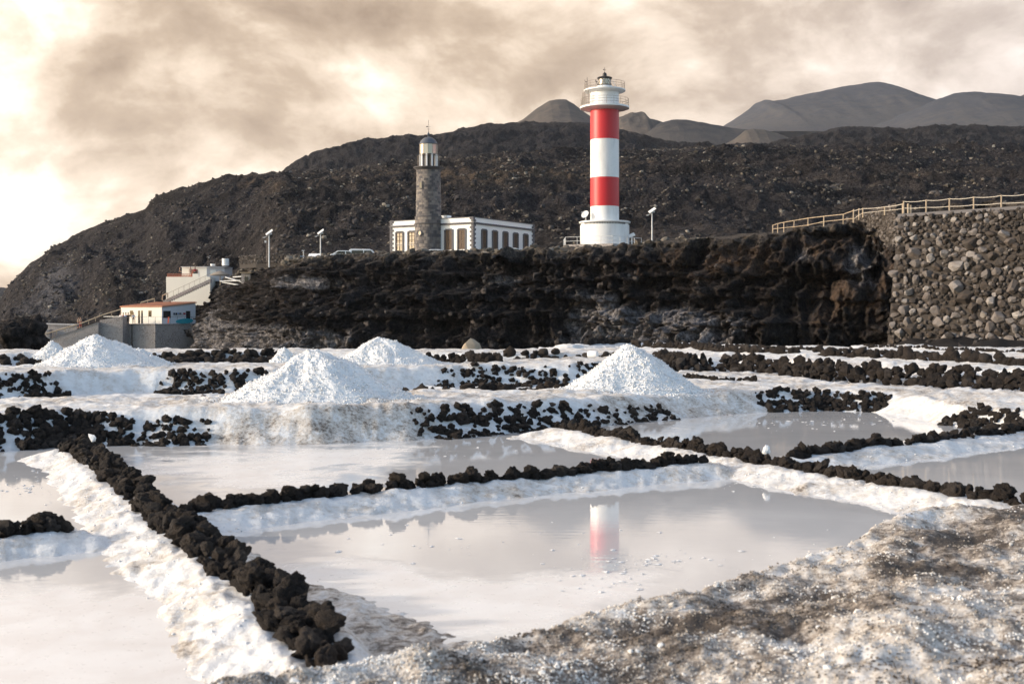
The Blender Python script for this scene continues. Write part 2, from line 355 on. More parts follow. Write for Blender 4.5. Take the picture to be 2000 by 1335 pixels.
def _hill(t, i, put):
    p = pos(t); tan = attr(t, 'tan'); grey = attr(t, 'grey')
    n0 = t.noise(p, 0.018, 6, 0.6); n1 = t.noise(p, 0.085, 7, 0.68); n2 = t.noise(p, 0.55, 5, 0.7)
    col = t.mix(t.smooth(n1, 0.36, 0.66), (0.013, 0.0115, 0.012), (0.046, 0.040, 0.039))
    col = t.mix(t.math('MULTIPLY', t.smooth(n0, 0.46, 0.58), 0.85), col, (0.030, 0.0275, 0.030))
    col = t.mix(t.smooth(t.math('ADD', t.math('MULTIPLY', tan, 1.0), t.math('MULTIPLY', t.math('SUBTRACT', n1, 0.5), 2.2)), 0.35, 1.0), col, (0.090, 0.066, 0.047))
    col = t.mix(t.smooth(t.math('ADD', grey, t.math('MULTIPLY', t.math('SUBTRACT', n1, 0.5), 1.8)), 0.4, 0.9), col, (0.085, 0.083, 0.090))
    col = t.mix(t.math('MULTIPLY', t.smooth(n2, 0.62, 0.76), 0.5), col, (0.19, 0.165, 0.14))
    col = t.mix(t.math('MULTIPLY', attr(t, 'far'), 0.7), col, t.mix(t.smooth(n1, 0.4, 0.65), (0.016, 0.0155, 0.018), (0.034, 0.032, 0.035)))
    n3 = t.noise(p, 1.5, 4, 0.75); clink = t.math('ADD', 0.35, t.math('MULTIPLY', t.smooth(n3, 0.34, 0.68), 1.35))
    col = t.n('ShaderNodeVectorMath', {'operation': 'SCALE'}, _0=col, Scale=clink).outputs[0]
    put(col, i['Base Color']); put(0.95, i['Roughness']); put(0.1, i['Specular IOR Level'])
    put(bump(t, t.math('ADD', t.math('ADD', t.math('MULTIPLY', n1, 1.3), t.math('MULTIPLY', n2, 0.6)), t.math('MULTIPLY', n3, 0.22)), 1.0, 3.2), i['Normal'])
M_hill = material('lava_slope', _hill)
def ash(name, c0, c1, c2):
    def b(t, i, put):
        p = pos(t); n0 = t.noise(p, 0.006, 6, 0.6); n1 = t.noise(p, 0.05, 6, 0.7)
        low = attr(t, 'foot')
        col = t.mix(t.smooth(n0, 0.35, 0.65), c0, c1)
        col = t.mix(t.math('MULTIPLY', t.smooth(t.math('ADD', n1, t.math('MULTIPLY', low, 0.35)), 0.58, 0.86), 0.8), col, c2)
        put(col, i['Base Color']); put(0.95, i['Roughness']); put(0.1, i['Specular IOR Level'])
        put(bump(t, n1, 0.5, 5.0), i['Normal'])
    return material(name, b)
def _cliff(t, i, put):
    p = pos(t); grey = attr(t, 'grey'); brown = attr(t, 'brown'); top = attr(t, 'top')
    st = t.n('ShaderNodeMapping', None, Vector=p, Scale=(1, 1, 0.55)).outputs[0]
    n0 = t.noise(st, 0.35, 6, 0.62); n1 = t.noise(st, 1.3, 6, 0.68); n2 = t.noise(p, 5.0, 4, 0.7)
    col = t.mix(t.smooth(n1, 0.36, 0.68), (0.009, 0.008, 0.008), (0.050, 0.040, 0.036))
    col = t.mix(t.smooth(t.math('ADD', brown, t.math('MULTIPLY', t.math('SUBTRACT', n0, 0.5), 1.9)), 0.45, 0.85), col, (0.080, 0.053, 0.037))
    col = t.mix(t.smooth(t.math('ADD', grey, t.math('MULTIPLY', t.math('SUBTRACT', n0, 0.5), 1.7)), 0.40, 0.75), col, t.mix(t.smooth(n1, 0.35, 0.65), (0.12, 0.112, 0.114), (0.27, 0.25, 0.245)))
    col = t.mix(t.smooth(t.math('ADD', top, t.math('MULTIPLY', t.math('SUBTRACT', n1, 0.5), 1.0)), 0.5, 0.8), col, t.mix(t.smooth(n1, 0.4, 0.65), (0.038, 0.033, 0.031), (0.10, 0.082, 0.066)))
    n3 = t.noise(p, 3.2, 4, 0.75); clink = t.math('ADD', 0.40, t.math('MULTIPLY', t.smooth(n3, 0.34, 0.68), 1.25))
    col = t.n('ShaderNodeVectorMath', {'operation': 'SCALE'}, _0=col, Scale=clink).outputs[0]
    put(col, i['Base Color']); put(0.9, i['Roughness']); put(0.2, i['Specular IOR Level'])
    put(bump(t, t.math('ADD', n1, t.math('MULTIPLY', t.math('ADD', n2, n3), 0.4)), 1.0, 0.7), i['Normal'])
M_cliff = material('cliff_rock', _cliff)
def _concrete(t, i, put):
    p = obco(t); n = t.noise(p, 0.9, 6, 0.65); n2 = t.noise(p, 6.0, 5, 0.65)
    put(t.mix(t.smooth(n, 0.3, 0.7), (0.40, 0.355, 0.325), t.mix(t.smooth(n2, 0.42, 0.6), (0.46, 0.405, 0.37), (0.15, 0.125, 0.11))), i['Base Color']); put(0.9, i['Roughness'])
    put(bump(t, n2, 0.5, 0.08), i['Normal'])
M_concrete = material('weathered_concrete', _concrete)
def _block(t, i, put):
    tn = attr(t, 'tone'); n = t.noise(obco(t), 2.0, 5, 0.65)
    c = t.ramp(tn, [(0.0, (0.085, 0.080, 0.084)), (0.25, (0.115, 0.105, 0.105)), (0.7, (0.20, 0.175, 0.158)), (1.0, (0.27, 0.235, 0.205))])
    put(t.mix(t.smooth(n, 0.4, 0.8), c, t.mix(0.6, c, (0.10, 0.085, 0.075))), i['Base Color']); put(0.85, i['Roughness'])
    put(bump(t, n, 0.4, 0.05), i['Normal'])
M_block = material('tower_stone', _block)
def _roof(t, i, put):
    p = obco(t); n = t.noise(p, 1.5, 5, 0.6)
    put(t.mix(n, (0.52, 0.20, 0.10), (0.66, 0.34, 0.20)), i['Base Color']); put(0.8, i['Roughness'])
M_rooftile = material('clay_tile', _roof)
def _wood(t, i, put):
    v = t.n('ShaderNodeMapping', None, Vector=obco(t), Scale=(7, 7, 0.8)).outputs[0]; n = t.noise(v, 2.0, 5, 0.6)
    put(t.mix(t.smooth(n, 0.3, 0.7), (0.46, 0.37, 0.265), (0.30, 0.225, 0.15)), i['Base Color']); put(0.75, i['Roughness'])
M_wood = material('pale_timber', _wood)
def _shutter(t, i, put):
    v = t.n('ShaderNodeMapping', None, Vector=obco(t), Scale=(5, 5, 0.6)).outputs[0]; n = t.noise(v, 3.0, 5, 0.65)
    put(t.mix(t.smooth(n, 0.3, 0.7), (0.050, 0.030, 0.018), (0.14, 0.085, 0.048)), i['Base Color']); put(0.7, i['Roughness'])
M_shutter = material('shutter_wood', _shutter)
def _glass(t, i, put):
    put((0.42, 0.375, 0.31), i['Base Color']); put(0.22, i['Roughness']); put(0.55, i['Metallic'])
M_lensglass = material('lantern_glass', _glass)
def _pane(t, i, put):
    put((0.02, 0.022, 0.025), i['Base Color']); put(0.05, i['Roughness'])
M_pane = material('dark_pane', _pane)
M_white = painted('white_paint', (0.80, 0.80, 0.78), 0.5, 0.05, 0.5)
M_lhwhite = painted('tower_white', (0.80, 0.795, 0.78), 0.45, 0.24, 0.6)
M_red = painted('tower_red', (0.52, 0.010, 0.016), 0.45, 0.13, 0.55)
M_cream = painted('cream_sun_render', (0.85, 0.79, 0.68), 0.7, 0.05, 0.5)
M_greywall = painted('grey_shade_render', (0.58, 0.54, 0.52), 0.7, 0.08, 0.8)
M_shadewhite = painted('shaded_render', (0.76, 0.78, 0.80), 0.7, 0.05, 0.5)
M_quoin = painted('dark_basalt', (0.115, 0.108, 0.112), 0.8, 0.2, 2.0, streak=False)
M_lead = painted('lead_roof', (0.075, 0.085, 0.105), 0.5, 0.2, 1.5)
M_dark = painted('dark_metal', (0.022, 0.020, 0.020), 0.5, 0.1, 2.0)
M_rust = painted('weathered_iron', (0.20, 0.155, 0.12), 0.6, 0.2, 3.0)
M_steel = painted('white_metal', (0.66, 0.66, 0.65), 0.4, 0.1, 3.0)
M_rope = painted('pale_rope', (0.52, 0.47, 0.40), 0.9, 0.1, 5.0)
M_balus = painted('terracotta', (0.42, 0.15, 0.09), 0.8, 0.1, 3.0)
M_sign = painted('sign_blue', (0.16, 0.34, 0.58), 0.4, 0.05, 3.0)
M_teal = painted('turquoise_shell', (0.015, 0.30, 0.36), 0.35, 0.05, 2.0)
M_orange = painted('coral_cloth', (0.75, 0.16, 0.09), 0.8, 0.02, 4.0)
M_navy = painted('navy_cloth', (0.03, 0.05, 0.11), 0.9, 0.02, 4.0)
M_blackcl = painted('black_cloth', (0.018, 0.018, 0.02), 0.9, 0.02, 4.0)
M_redcl = painted('red_cloth', (0.42, 0.03, 0.04), 0.9, 0.02, 4.0)
M_whitecl = painted('white_cloth', (0.72, 0.72, 0.73), 0.9, 0.02, 4.0)
M_bluecl = painted('blue_cloth', (0.22, 0.36, 0.60), 0.9, 0.02, 4.0)
M_beigecl = painted('beige_cloth', (0.46, 0.35, 0.25), 0.9, 0.02, 4.0)
M_skin = painted('skin', (0.42, 0.25, 0.17), 0.6, 0.02, 4.0)
M_hair = painted('hair', (0.035, 0.024, 0.018), 0.8, 0.02, 4.0)
M_car = painted('car_white', (0.78, 0.78, 0.78), 0.25, 0.02, 1.0)
M_carorange = painted('car_orange', (0.75, 0.36, 0.16), 0.25, 0.02, 1.0)
M_tyre = painted('tyre', (0.02, 0.02, 0.02), 0.9, 0.02, 3.0)
M_thatch = painted('thatch', (0.27, 0.225, 0.175), 0.95, 0.3, 6.0, streak=False)
M_warmglass = painted('sun_reflection_glazing', (0.46, 0.38, 0.28), 0.25, 0.2, 2.0)  # warm pane colour paints in the sun's reflection
M_ochre = painted('ochre_rock', (0.36, 0.29, 0.21), 0.9, 0.3, 2.0, streak=False)

def structure(o, label=None): o['kind'] = 'structure'; return o

# ================================================================== THE SETTING
# ------------------------------------------------------------------ sea
mb = MB(); mb.prism([(-4400, -650), (4400, -650), (4400, 3450), (-4400, 3450)], 'z', -40, -5.0)
structure(mb.build('sea', material('sea_water', lambda t, i, put: (put((0.02, 0.04, 0.055), i['Base Color']), put(0.12, i['Roughness'])))))

# ------------------------------------------------------------------ layout of the salt works (world coordinates)
WALL_A = [G(*p, .12) for p in ((135, 876), (163, 888), (245, 950), (310, 1010), (385, 1065), (450, 1115), (540, 1185), (606, 1262), (650, 1312))]
WALL_B = [G(*p, .12) for p in ((372, 1000), (600, 975), (900, 945), (1200, 920), (1372, 907))]
WALL_C = [G(*p, .12) for p in ((1092, 838), (1300, 872), (1500, 908), (1700, 940), (1900, 975), (2060, 1003), (2400, 1075))]
WALL_D = [G(*p, .12) for p in ((1545, 893), (1650, 880), (1800, 865), (1900, 852), (2030, 838), (2500, 800))]
WALL_E = [G(*p, .12) for p in ((-500, 1092), (-150, 1060), (0, 1047), (100, 1038), (128, 1036))]
CREST1 = [(-700, 830, .5), (0, 808, .5), (150, 800, .5), (400, 797, .52), (600, 793, .55), (800, 787, .55), (1000, 781, .5), (1150, 777, .45), (1300, 772, .4), (1450, 764, .4), (1600, 763, .38), (1740, 768, .36), (1850, 785, .34), (2000, 808, .3), (2400, 850, .3)]
BACK1 = [(2400, 790, .4), (2000, 763, .4), (1750, 751, .4), (1600, 741, .4), (1500, 728, .4), (1330, 724, .4), (1240, 738, .42), (1110, 757, .5), (1000, 760, .5), (900, 761, .5), (770, 764, .5), (450, 768, .5), (400, 773, .5), (200, 776, .5), (0, 774, .5), (-700, 790, .5)]
CREST2 = [(-700, 742, .75), (0, 730, .75), (100, 726, .75), (250, 722, .75), (450, 722, .75), (600, 719, .75), (740, 716, .75), (900, 713, .75), (1000, 712, .75), (1110, 712, .75), (1200, 706, .75), (1260, 700, .75)]
BACK2 = [(1230, 695, .75), (1000, 702, .75), (800, 706, .75), (560, 709, .75), (300, 708, .75), (120, 714, .75), (0, 716, .75), (-700, 724, .75)]
CREST3 = [(-700, 692, .8), (0, 691, .8), (120, 689, .8), (300, 687, .8), (560, 686, .8), (800, 688, .8), (975, 690, .8), (1190, 690, .8), (1240, 686, .8)]
BACK3 = [(1240, 678, .8), (975, 682, .8), (800, 682, .8), (560, 681, .8), (300, 681, .8), (0, 683, .8), (-700, 684, .8)]
W1 = [(1262, 712, .4), (1330, 724, .4), (1400, 724, .4), (1500, 728, .4), (1600, 741, .4), (1750, 751, .4), (2000, 763, .4), (2400, 790, .4)]
MOUND = [(380, 1352, .35), (440, 1335, .35), (600, 1312, .35), (760, 1288, .35), (860, 1268, .35), (900, 1250, .35), (1000, 1215, .36), (1100, 1182, .38), (1180, 1162, .4), (1300, 1140, .4), (1400, 1118, .4), (1500, 1092, .38), (1650, 1052, .36), (1780, 1003, .34), (1850, 990, .33), (2010, 985, .3), (2400, 1010, .3)]
def poly3(l): return [(*G(a, b, z), z) for a, b, z in l]
def seg_d(x, y, line):
    """distance to a polyline, height along it and side (positive to the left of its direction)"""
    best = np.full(x.shape, 1e9); hz = np.zeros(x.shape); side = np.zeros(x.shape)
    for a, b in zip(line[:-1], line[1:]):
        ux, uy = b[0] - a[0], b[1] - a[1]; L2 = ux * ux + uy * uy + 1e-9
        t = np.clip(((x - a[0]) * ux + (y - a[1]) * uy) / L2, 0, 1)
        ex, ey = x - a[0] - t * ux, y - a[1] - t * uy; d = np.hypot(ex, ey)
        m = d < best; best = np.where(m, d, best)
        if len(a) > 2: hz = np.where(m, a[2] + (b[2] - a[2]) * t, hz)
        side = np.where(m, ux * (y - a[1]) - uy * (x - a[0]), side)
    return best, hz, side
def inside(x, y, poly):
    r = np.zeros(x.shape, dtype=bool); n = len(poly)
    for k in range(n):
        (ax, ay), (bx, by) = poly[k][:2], poly[(k + 1) % n][:2]
        c = ((ay > y) != (by > y)) & (x < (bx - ax) * (y - ay) / (by - ay + 1e-12) + ax)
        r ^= c
    return r
def plateau(x, y, front, back, width, floor=-0.1, back_w=0.35, power=1.6):
    """a raised path between two edges, sloping down outside them"""
    f, b = poly3(front), poly3(back); loop = f + b
    ins = inside(x, y, loop)
    d1, h1, _ = seg_d(x, y, f); d2, h2, _ = seg_d(x, y, b)
    w = d2 / (d1 + d2 + 1e-6); top = h1 * w + h2 * (1 - w)
    fr = np.where(ins, 1.0, np.clip(1 - d1 / width, 0, 1) ** power)
    bk = np.where(ins, 1.0, np.clip(1 - d2 / back_w, 0, 1))
    zf = np.where(ins, top, floor + (h1 - floor) * fr); zb = np.where(ins, top, floor + (h2 - floor) * bk)
    return np.maximum(zf, zb), ins, np.minimum(d1, d2)
def ridge(x, y, line, top, wl, wr, core=0.22, floor=-0.1, power=1.5):
    d, _, s = seg_d(x, y, line)
    w = np.where(s > 0, wl, wr)
    return floor + (top - floor) * np.clip(1 - np.maximum(d - core, 0) / w, 0, 1) ** power

W1_3 = poly3(W1)
RIGHT_FRONT = [(a[0] + 0.25, a[1] + 0.62, .78 if i < 6 else .68) for i, a in enumerate(W1_3)]
FIELD_END = curve([(-700, 50), (0, 50), (300, 48), (900, 50), (1150, 56), (1300, 62), (1600, 64), (2000, 62), (2600, 60)])
ROWS_R = {'b': [(1236, 679, .78), (1360, 684, .78), (1480, 692, .78), (1560, 694, .78)], 'c': [(1600, 697, .8), (1660, 699, .8), (1750, 702, .8), (1850, 707, .8), (2010, 717, .8), (2300, 735, .8)],
          'a': [(1300, 673, .75), (1420, 677, .75), (1550, 684, .75), (1700, 689, .75), (1830, 693, .75)], 'z': [(1690, 679, .7), (1820, 684, .7), (1960, 690, .7), (2200, 700, .7)], 'l': [(1150, 676, .75), (1235, 673, .75)]}
RIDGE_R = [(1500, 704, .62), (1570, 703, .74), (1650, 701, .86), (1750, 707, .86), (1860, 711, .82), (1950, 718, .62)]

def ground(x, y):
    """height of the salt works, with how dirty the salt is and how much black sand shows"""
    px = CX + x / y * FPX
    z = np.full(x.shape, -0.10); dirt = np.full(x.shape, 0.10); sand = np.zeros(x.shape)
    wob = fbm(x * 0.9, y * 0.9, 3, 11) * 0.06; wx, wy = x + wob, y + fbm(x * 0.9 + 50, y * 0.9, 3, 12) * 0.06
    c1 = poly3(CREST1); d1, h1, s1 = seg_d(x, y, c1)
    behind = (s1 > 0) & (y > 15)
    z = np.where(behind, 0.22, z)
    c2 = poly3(CREST2); d2, h2, s2 = seg_d(x, y, c2); b2 = (s2 > 0) & (y > 26)
    z = np.where(b2, 0.45, z)
    def up(h, dd):
        nonlocal z, dirt
        dirt = np.where(h > z, dd, dirt); z = np.maximum(z, h)
    # walls' own beds of salt
    for ln, top, wl, wr in ((WALL_A, .13, .38, .95), (WALL_B, .13, .18, .80), (WALL_C, .13, .20, 1.15), (WALL_D, .13, .22, 1.0), (WALL_E, .12, .18, .75)):
        up(ridge(wx, wy, ln, top, wl, wr), 0.27 + 0.22 * fbm(x * 1.7, y * 1.7, 3, 95))
    # first raised path, its face, and the shelf of salt at its foot
    h, ins, de = plateau(wx, wy, CREST1, BACK1, 1.15, -0.1, 0.3)
    face = sstep(px, 380, 470) * (1 - sstep(px, 800, 860)) + sstep(px, 1120, 1200) * (1 - sstep(px, 1440, 1500))
    up(h, np.where(ins, 0.44 + 0.12 * fbm(x, y, 2, 5), 0.14 + 0.40 * face))
    h, ins, de = plateau(wx, wy, CREST2, BACK2, 1.2, -0.1, 0.4); up(h, np.where(ins, 0.42, 0.2))
    h, ins, de = plateau(wx, wy, CREST3, BACK3, 1.6, -0.1, 1.5); up(h, np.where(ins, 0.40, 0.25))
    # the right-hand terraces above the tall rock wall
    d, hz, s = seg_d(x, y, RIGHT_FRONT)
    right = (s > 0) & (px > 1180) & (y > 24)
    t = np.clip((y - 30) / 32, 0, 1)
    up(np.where(right, np.minimum(0.80, 0.40 + d * 0.55) - 0.30 * t ** 1.5, -1), 0.34)
    d, hz, s = seg_d(wx, wy, poly3(RIDGE_R)); up(np.where(d < 0.8, hz - 0.75 * d ** 1.3, -1), 0.14)
    for k, ln in ROWS_R.items():
        l3 = poly3(ln); d, hz, s = seg_d(wx, wy, l3)
        up(np.where((d < 2.4) & ((s > 0) | (d < 0.45)), hz - 0.02 + 0.10 * np.clip(1 - np.abs(d - 0.9) / 0.9, 0, 1) * (s > 0) - np.clip(d - 1.2, 0, 9) * 0.16, -1), 0.16)
    # flat dirty crust along the near end of the long wall
    da, _, sa = seg_d(wx, wy, WALL_A); wd_ = 0.30 + 0.62 * (1 - sstep(y, 6.8, 9.8))
    up(np.where((sa > 0) & (y < 10.5), 0.030 - 0.034 * np.clip(da / (wd_ + 0.22), 0, 2) ** 5, -1), 0.60)
    # the path the photographer stands on
    m3 = poly3(MOUND); loop = m3 + [(12, -2, .5), (-9, -2, .5), (-9, 3.2, .4)]
    dm, hm, sm = seg_d(wx, wy, m3); im = inside(wx, wy, loop)
    lum = (fbm(x * 1.3, y * 1.3, 4, 21) * 0.055 + 0.03 * (0.5 - worley(x * 3.2, y * 3.2, 22))) * sstep(dm, 0.0, 0.25)
    rim = np.exp(-(dm / 0.35) ** 2) * 0.02; hm = hm - 0.085 * sstep(px, 800, 950) * (1 - sstep(px, 1500, 1800))
    hh = np.where(im, hm * 0.99 + rim + lum + np.clip(dm, 0, 4) * 0.012, -0.1 + (hm + 0.1) * np.clip(1 - dm / 0.75, 0, 1) ** 1.5)
    up(hh, np.where(im, 0.56 + 0.42 * np.exp(-((dm - 0.7) / 0.6) ** 2) * (0.55 + 0.9 * sstep(fbm(x * 1.1, y * 1.1, 3, 94), -0.3, 0.5)) - 0.12 * sstep(dm, 1.6, 3.2), 0.32))
    # beyond the salt works: black sand, dropping to the cove on the left
    fe = FIELD_END(px); out = sstep(y, fe - 1.5, fe + 2.0)
    low = -4.6 + 4.3 * sstep(px, 1560, 1800)
    zs = np.where(y > fe, 0.15 + (low - 0.15) * sstep(y, fe + 0.5, fe + 16), 0.5)
    z = np.where(y > fe - 1.5, z * (1 - out) + zs * out, z); sand = np.maximum(sand, out)
    # relief of the crust
    amp = np.where(z < -0.07, 0.15, 1.0)
    rough = np.clip(30 / y, 0, 1) * 0.016 * fbm(x * 4.3, y * 4.3, 2, 31) + np.clip(14 / y, 0, 1) ** 2 * 0.026 * (0.55 - worley(x * 8.5, y * 8.5, 3)) + (0.03 + 0.03 * sstep(y, 17, 22)) * fbm(x * 1.4, y * 1.4, 4, 33) + np.clip(8 / y, 0, 1) ** 2 * 0.010 * fbm(x * 11, y * 11, 2, 39)
    z = z + rough * amp + sand * (0.9 * fbm(x * 0.10, y * 0.10, 5, 35) + 0.35 * (0.5 - worley(x * 0.5, y * 0.35, 36)))
    return z, dirt, sand
def H(x, y):
    return ground(np.atleast_1d(np.asarray(x, dtype=float)), np.atleast_1d(np.asarray(y, dtype=float)))[0]

NC, NR = 820, 620
pxs = np.linspace(-620, 2620, NC); dist = 2.2 * (150 / 2.2) ** (np.linspace(0, 1, NR) ** 0.94)
D_, PX_ = np.meshgrid(dist, pxs, indexing='ij'); X_ = (PX_ - CX) / FPX * D_
Z_, DIRT, SAND = ground(X_.ravel(), D_.ravel())
structure(mesh_np('salt_ground', np.stack([X_.ravel(), D_.ravel(), Z_], 1), grid_faces(NR, NC), M_salt, None, True, {'dirt': DIRT, 'sand': SAND}))
mb = MB(); mb.prism([(-70, -60), (70, -60), (70, 46), (-70, 46)], 'z', -2.0, -0.30)
o = structure(mb.build('ground', M_salt))

# ------------------------------------------------------------------ brine in the five pans in view
def brine(pts, crust_sheen_fn):
    ys = [p[1] for p in pts]; xs = [p[0] for p in pts]
    nx, ny = 190, 190
    gx, gy = np.meshgrid(np.linspace(min(xs), max(xs), nx), np.linspace(min(ys), max(ys), ny))
    F = grid_faces(ny, nx); c = np.stack([gx.ravel(), gy.ravel()], 1)
    cen = c[F].mean(1); keep = inside(cen[:, 0], cen[:, 1], pts)
    F = F[keep]; used = np.unique(F); mp = np.full(nx * ny, -1); mp[used] = np.arange(len(used))
    V = np.column_stack([c[used], np.zeros(len(used))])
    px = CX + V[:, 0] / V[:, 1] * FPX; py = HORIZON + EYE * FPX / V[:, 1]
    return structure(mesh_np('brine_water', V, mp[F], M_brine, None, True, {'crust_sheen': crust_sheen_fn(px, py)}))
def blob(px, py, cx, cy, sx, sy): return np.exp(-((px - cx) / sx) ** 2 - ((py - cy) / sy) ** 2)
A0, A1 = WALL_A[0], WALL_A[-1]; B1 = WALL_B[-1]; C0, C1 = WALL_C[0], WALL_C[-1]
def off(line, k): return [p for p in line][::k]
c1w = [p[:2] for p in poly3(CREST1)]; mw = [p[:2] for p in poly3(MOUND)]
brine([(-16, 2.5), (-1.2, 4.6), mw[2], *[p for p in WALL_A[::-1]], c1w[2], c1w[1], c1w[0]], lambda px, py: 0.06 + 0.30 * blob(px, py, 150, 900, 150, 20) + 1.1 * blob(px, py, 150, 1270, 460, 150))  # wide near blob whitens the water in place of bright sky reflection
Bj = G(1440, 903, .12)
front = [*WALL_A[4:], *mw[3:16], *[p for p in WALL_C[5:2:-1]], Bj, *WALL_B[::-1]]
brine(front, lambda px, py: 0.04 + 0.85 * blob(px, py, 800, 1190, 380, 95) + 0.45 * blob(px, py, 1200, 1130, 260, 45) + 0.3 * blob(px, py, 640, 1120, 140, 60) + 0.22 * blob(px, py, 1440, 945, 90, 22))
mid = [*WALL_B, Bj, *WALL_C[1::-1], c1w[7], c1w[6], c1w[5], c1w[4], c1w[3], c1w[2], *WALL_A[1:5]]
brine(mid, lambda px, py: 0.04 + 0.72 * blob(px, py, 480, 915, 380, 50) + 0.3 * blob(px, py, 800, 870, 300, 24))
backr = [*WALL_C[:3], *WALL_D, *c1w[14:6:-1]]
brine(backr, lambda px, py: 0.05 + 0.45 * blob(px, py, 1250, 830, 180, 25) + 0.1 * blob(px, py, 1600, 800, 300, 16))
rightp = [*WALL_D[::-1], *WALL_C[2:]]
brine(rightp, lambda px, py: 0.04 + 0.0 * px)

# ------------------------------------------------------------------ cliff with the plateau on top
CREST = curve([(-100, 700), (200, 690), (290, 608), (325, 588), (345, 574), (409, 548), (425, 536), (445, 528), (470, 522), (520, 514), (640, 506), (760, 500), (900, 497), (1000, 494), (1100, 489), (1200, 486), (1262, 479), (1290, 474), (1400, 472), (1500, 458), (1600, 446), (1680, 434), (1745, 424), (1900, 410), (2600, 400)])
DBASE = curve([(-100, 236), (200, 228), (300, 216), (385, 209), (430, 176), (480, 150), (560, 136), (900, 120), (1300, 110), (1500, 104), (1740, 100), (2600, 96)])
FLAT = curve([(-100, 700), (200, 690), (300, 606), (345, 572), (409, 546), (470, 517), (520, 509), (640, 500), (760, 493), (924, 489), (1043, 490), (1130, 484), (1230, 481), (1290, 472), (1500, 455), (1680, 432), (1800, 415), (2600, 395)])
def blob_(a, b, ca, cb, sa, sb): return np.exp(-((a - ca) / sa) ** 2 - ((b - cb) / sb) ** 2)
def plateau_z(px, d):
    dt = DBASE(px) + 7; t = np.clip((d - dt) / (175 - dt + 1e-3), 0, 1)
    dd = np.minimum(d, np.maximum(175, dt))
    return EYE + (HORIZON - (CREST(px) + (FLAT(px) - CREST(px)) * t)) * dd / FPX
NU, NV, NT_ = 1080, 170, 40
uf = np.linspace(120, 2420, 4000); bxf, byf = (uf - CX) / FPX * DBASE(uf), DBASE(uf)
arc = np.concatenate([[0], np.cumsum(np.hypot(np.diff(bxf), np.diff(byf)))])
wgt = np.cumsum(np.gradient(arc) * np.where((uf > 320) & (uf < 1770), 1.0, 0.22)); u = np.interp(np.linspace(wgt[0], wgt[-1], NU), wgt, uf); v = np.linspace(0, 1, NV)
tx, ty = np.gradient((u - CX) / FPX * DBASE(u)), np.gradient(DBASE(u))
for _ in range(40): tx = np.convolve(np.pad(tx, 2, 'edge'), np.ones(5) / 5, 'valid'); ty = np.convolve(np.pad(ty, 2, 'edge'), np.ones(5) / 5, 'valid')
tl = np.hypot(tx, ty); NXc, NYc = ty / tl, -tx / tl                                             # outward, towards the salt works
VV, UU = np.meshgrid(v, u, indexing='ij'); NXg = np.broadcast_to(NXc, UU.shape); NYg = np.broadcast_to(NYc, UU.shape)
ax = np.broadcast_to(np.interp(u, uf, arc), UU.shape)
db = DBASE(UU); zt = EYE + (HORIZON - CREST(UU)) * (db + 7) / FPX; zb = -5.5 + 4.5 * sstep(UU, 1560, 1800)
prof = np.where(VV < 0.16, -9 + 9 * (VV / 0.16), 0.0)                                            # talus apron, then the face
back = np.where(VV < 0.16, 0.0, 7 * ((VV - 0.16) / 0.84) ** 1.3)
zz = np.where(VV < 0.16, zb + (zt - zb) * (0.10 * (VV / 0.16) ** 1.5), zb + (zt - zb) * (0.10 + 0.90 * ((VV - 0.16) / 0.84)))
warp_ = fbm(ax * 0.06, zz * 0.08, 3, 41) * 3
n = 2.4 * (ridged((ax + warp_) * 0.075, zz * 0.05, 4, 42, 0.55) - 0.6) + 1.3 * fbm(ax * 0.28, zz * 0.30 + warp_ * 0.1, 4, 43, 0.6) + 1.2 * fbm(ax * 0.05, zz * 0.16, 2, 44)
n += 0.75 * (0.5 - worley(ax * 0.8, zz * 0.7, 45)) + 0.55 * (0.5 - worley(ax * 1.9, zz * 1.9, 46)) + 0.40 * ridged(ax * 1.1, zz * 1.0, 3, 47) + 0.34 * (0.5 - worley(ax * 3.4, zz * 3.4, 38)) + 0.16 * fbm(ax * 5.0, zz * 5.0, 2, 40)
cw, cz = ax + 0.8 * fbm(ax * 0.4, zz * 0.4, 3, 36), zz + 0.6 * fbm(ax * 0.4 + 9, zz * 0.4, 3, 37)
n = 0.62 * n + 1.5 * (cells(cw * 0.33, cz * 0.42, 30) - 0.5) + 1.0 * (cells(cw * 0.85, cz * 0.95, 31) - 0.5) + 0.62 * (cells(cw * 1.9, cz * 2.2, 32) - 0.5)
n += 1.15 * (ridged((ax + 1.2 * fbm(ax * 0.15, zz * 0.2, 2, 26)) * 0.34, zz * 0.07, 3, 27, 0.6) - 0.8) + 0.5 * (ridged(ax * 0.9, zz * 0.16, 2, 28) - 0.8) + 0.55 * np.sign(fbm(ax * 0.02, zz * 0.55, 2, 29)) * sstep(VV, 0.3, 0.6)
lob = sstep(UU, 1130, 1240) * (1 - sstep(UU, 1480, 1560)) * sstep(VV, 0.0, 0.12) * (1 - sstep(VV, 0.30, 0.62))
n += lob * (2.2 * np.abs(np.sin(ax * 0.80 + fbm(ax * 0.2, zz * 0.25, 2, 48) * 2.0)) + 0.4)
n += 1.4 * blob_(UU, VV, 1530, .80, 60, .10) + 1.2 * blob_(UU, VV, 1690, .62, 40, .14)
hol = np.exp(-((VV - 0.80) / 0.055) ** 2) * (sstep(UU, 500, 620) * (1 - sstep(UU, 1000, 1150)) * 1.5 + sstep(UU, 1640, 1690) * (1 - sstep(UU, 1730, 1760)) * 1.5) + 2.2 * blob_(UU, VV, 820, .52, 60, .12) + 2.0 * blob_(UU, VV, 1590, .66, 40, .10) + 1.6 * blob_(UU, VV, 1010, .40, 50, .14)
n -= hol
env = np.clip(VV / 0.05, 0, 1) * np.where(VV > 0.95, 1 - 0.45 * (VV - 0.95) / 0.05, 1.0)
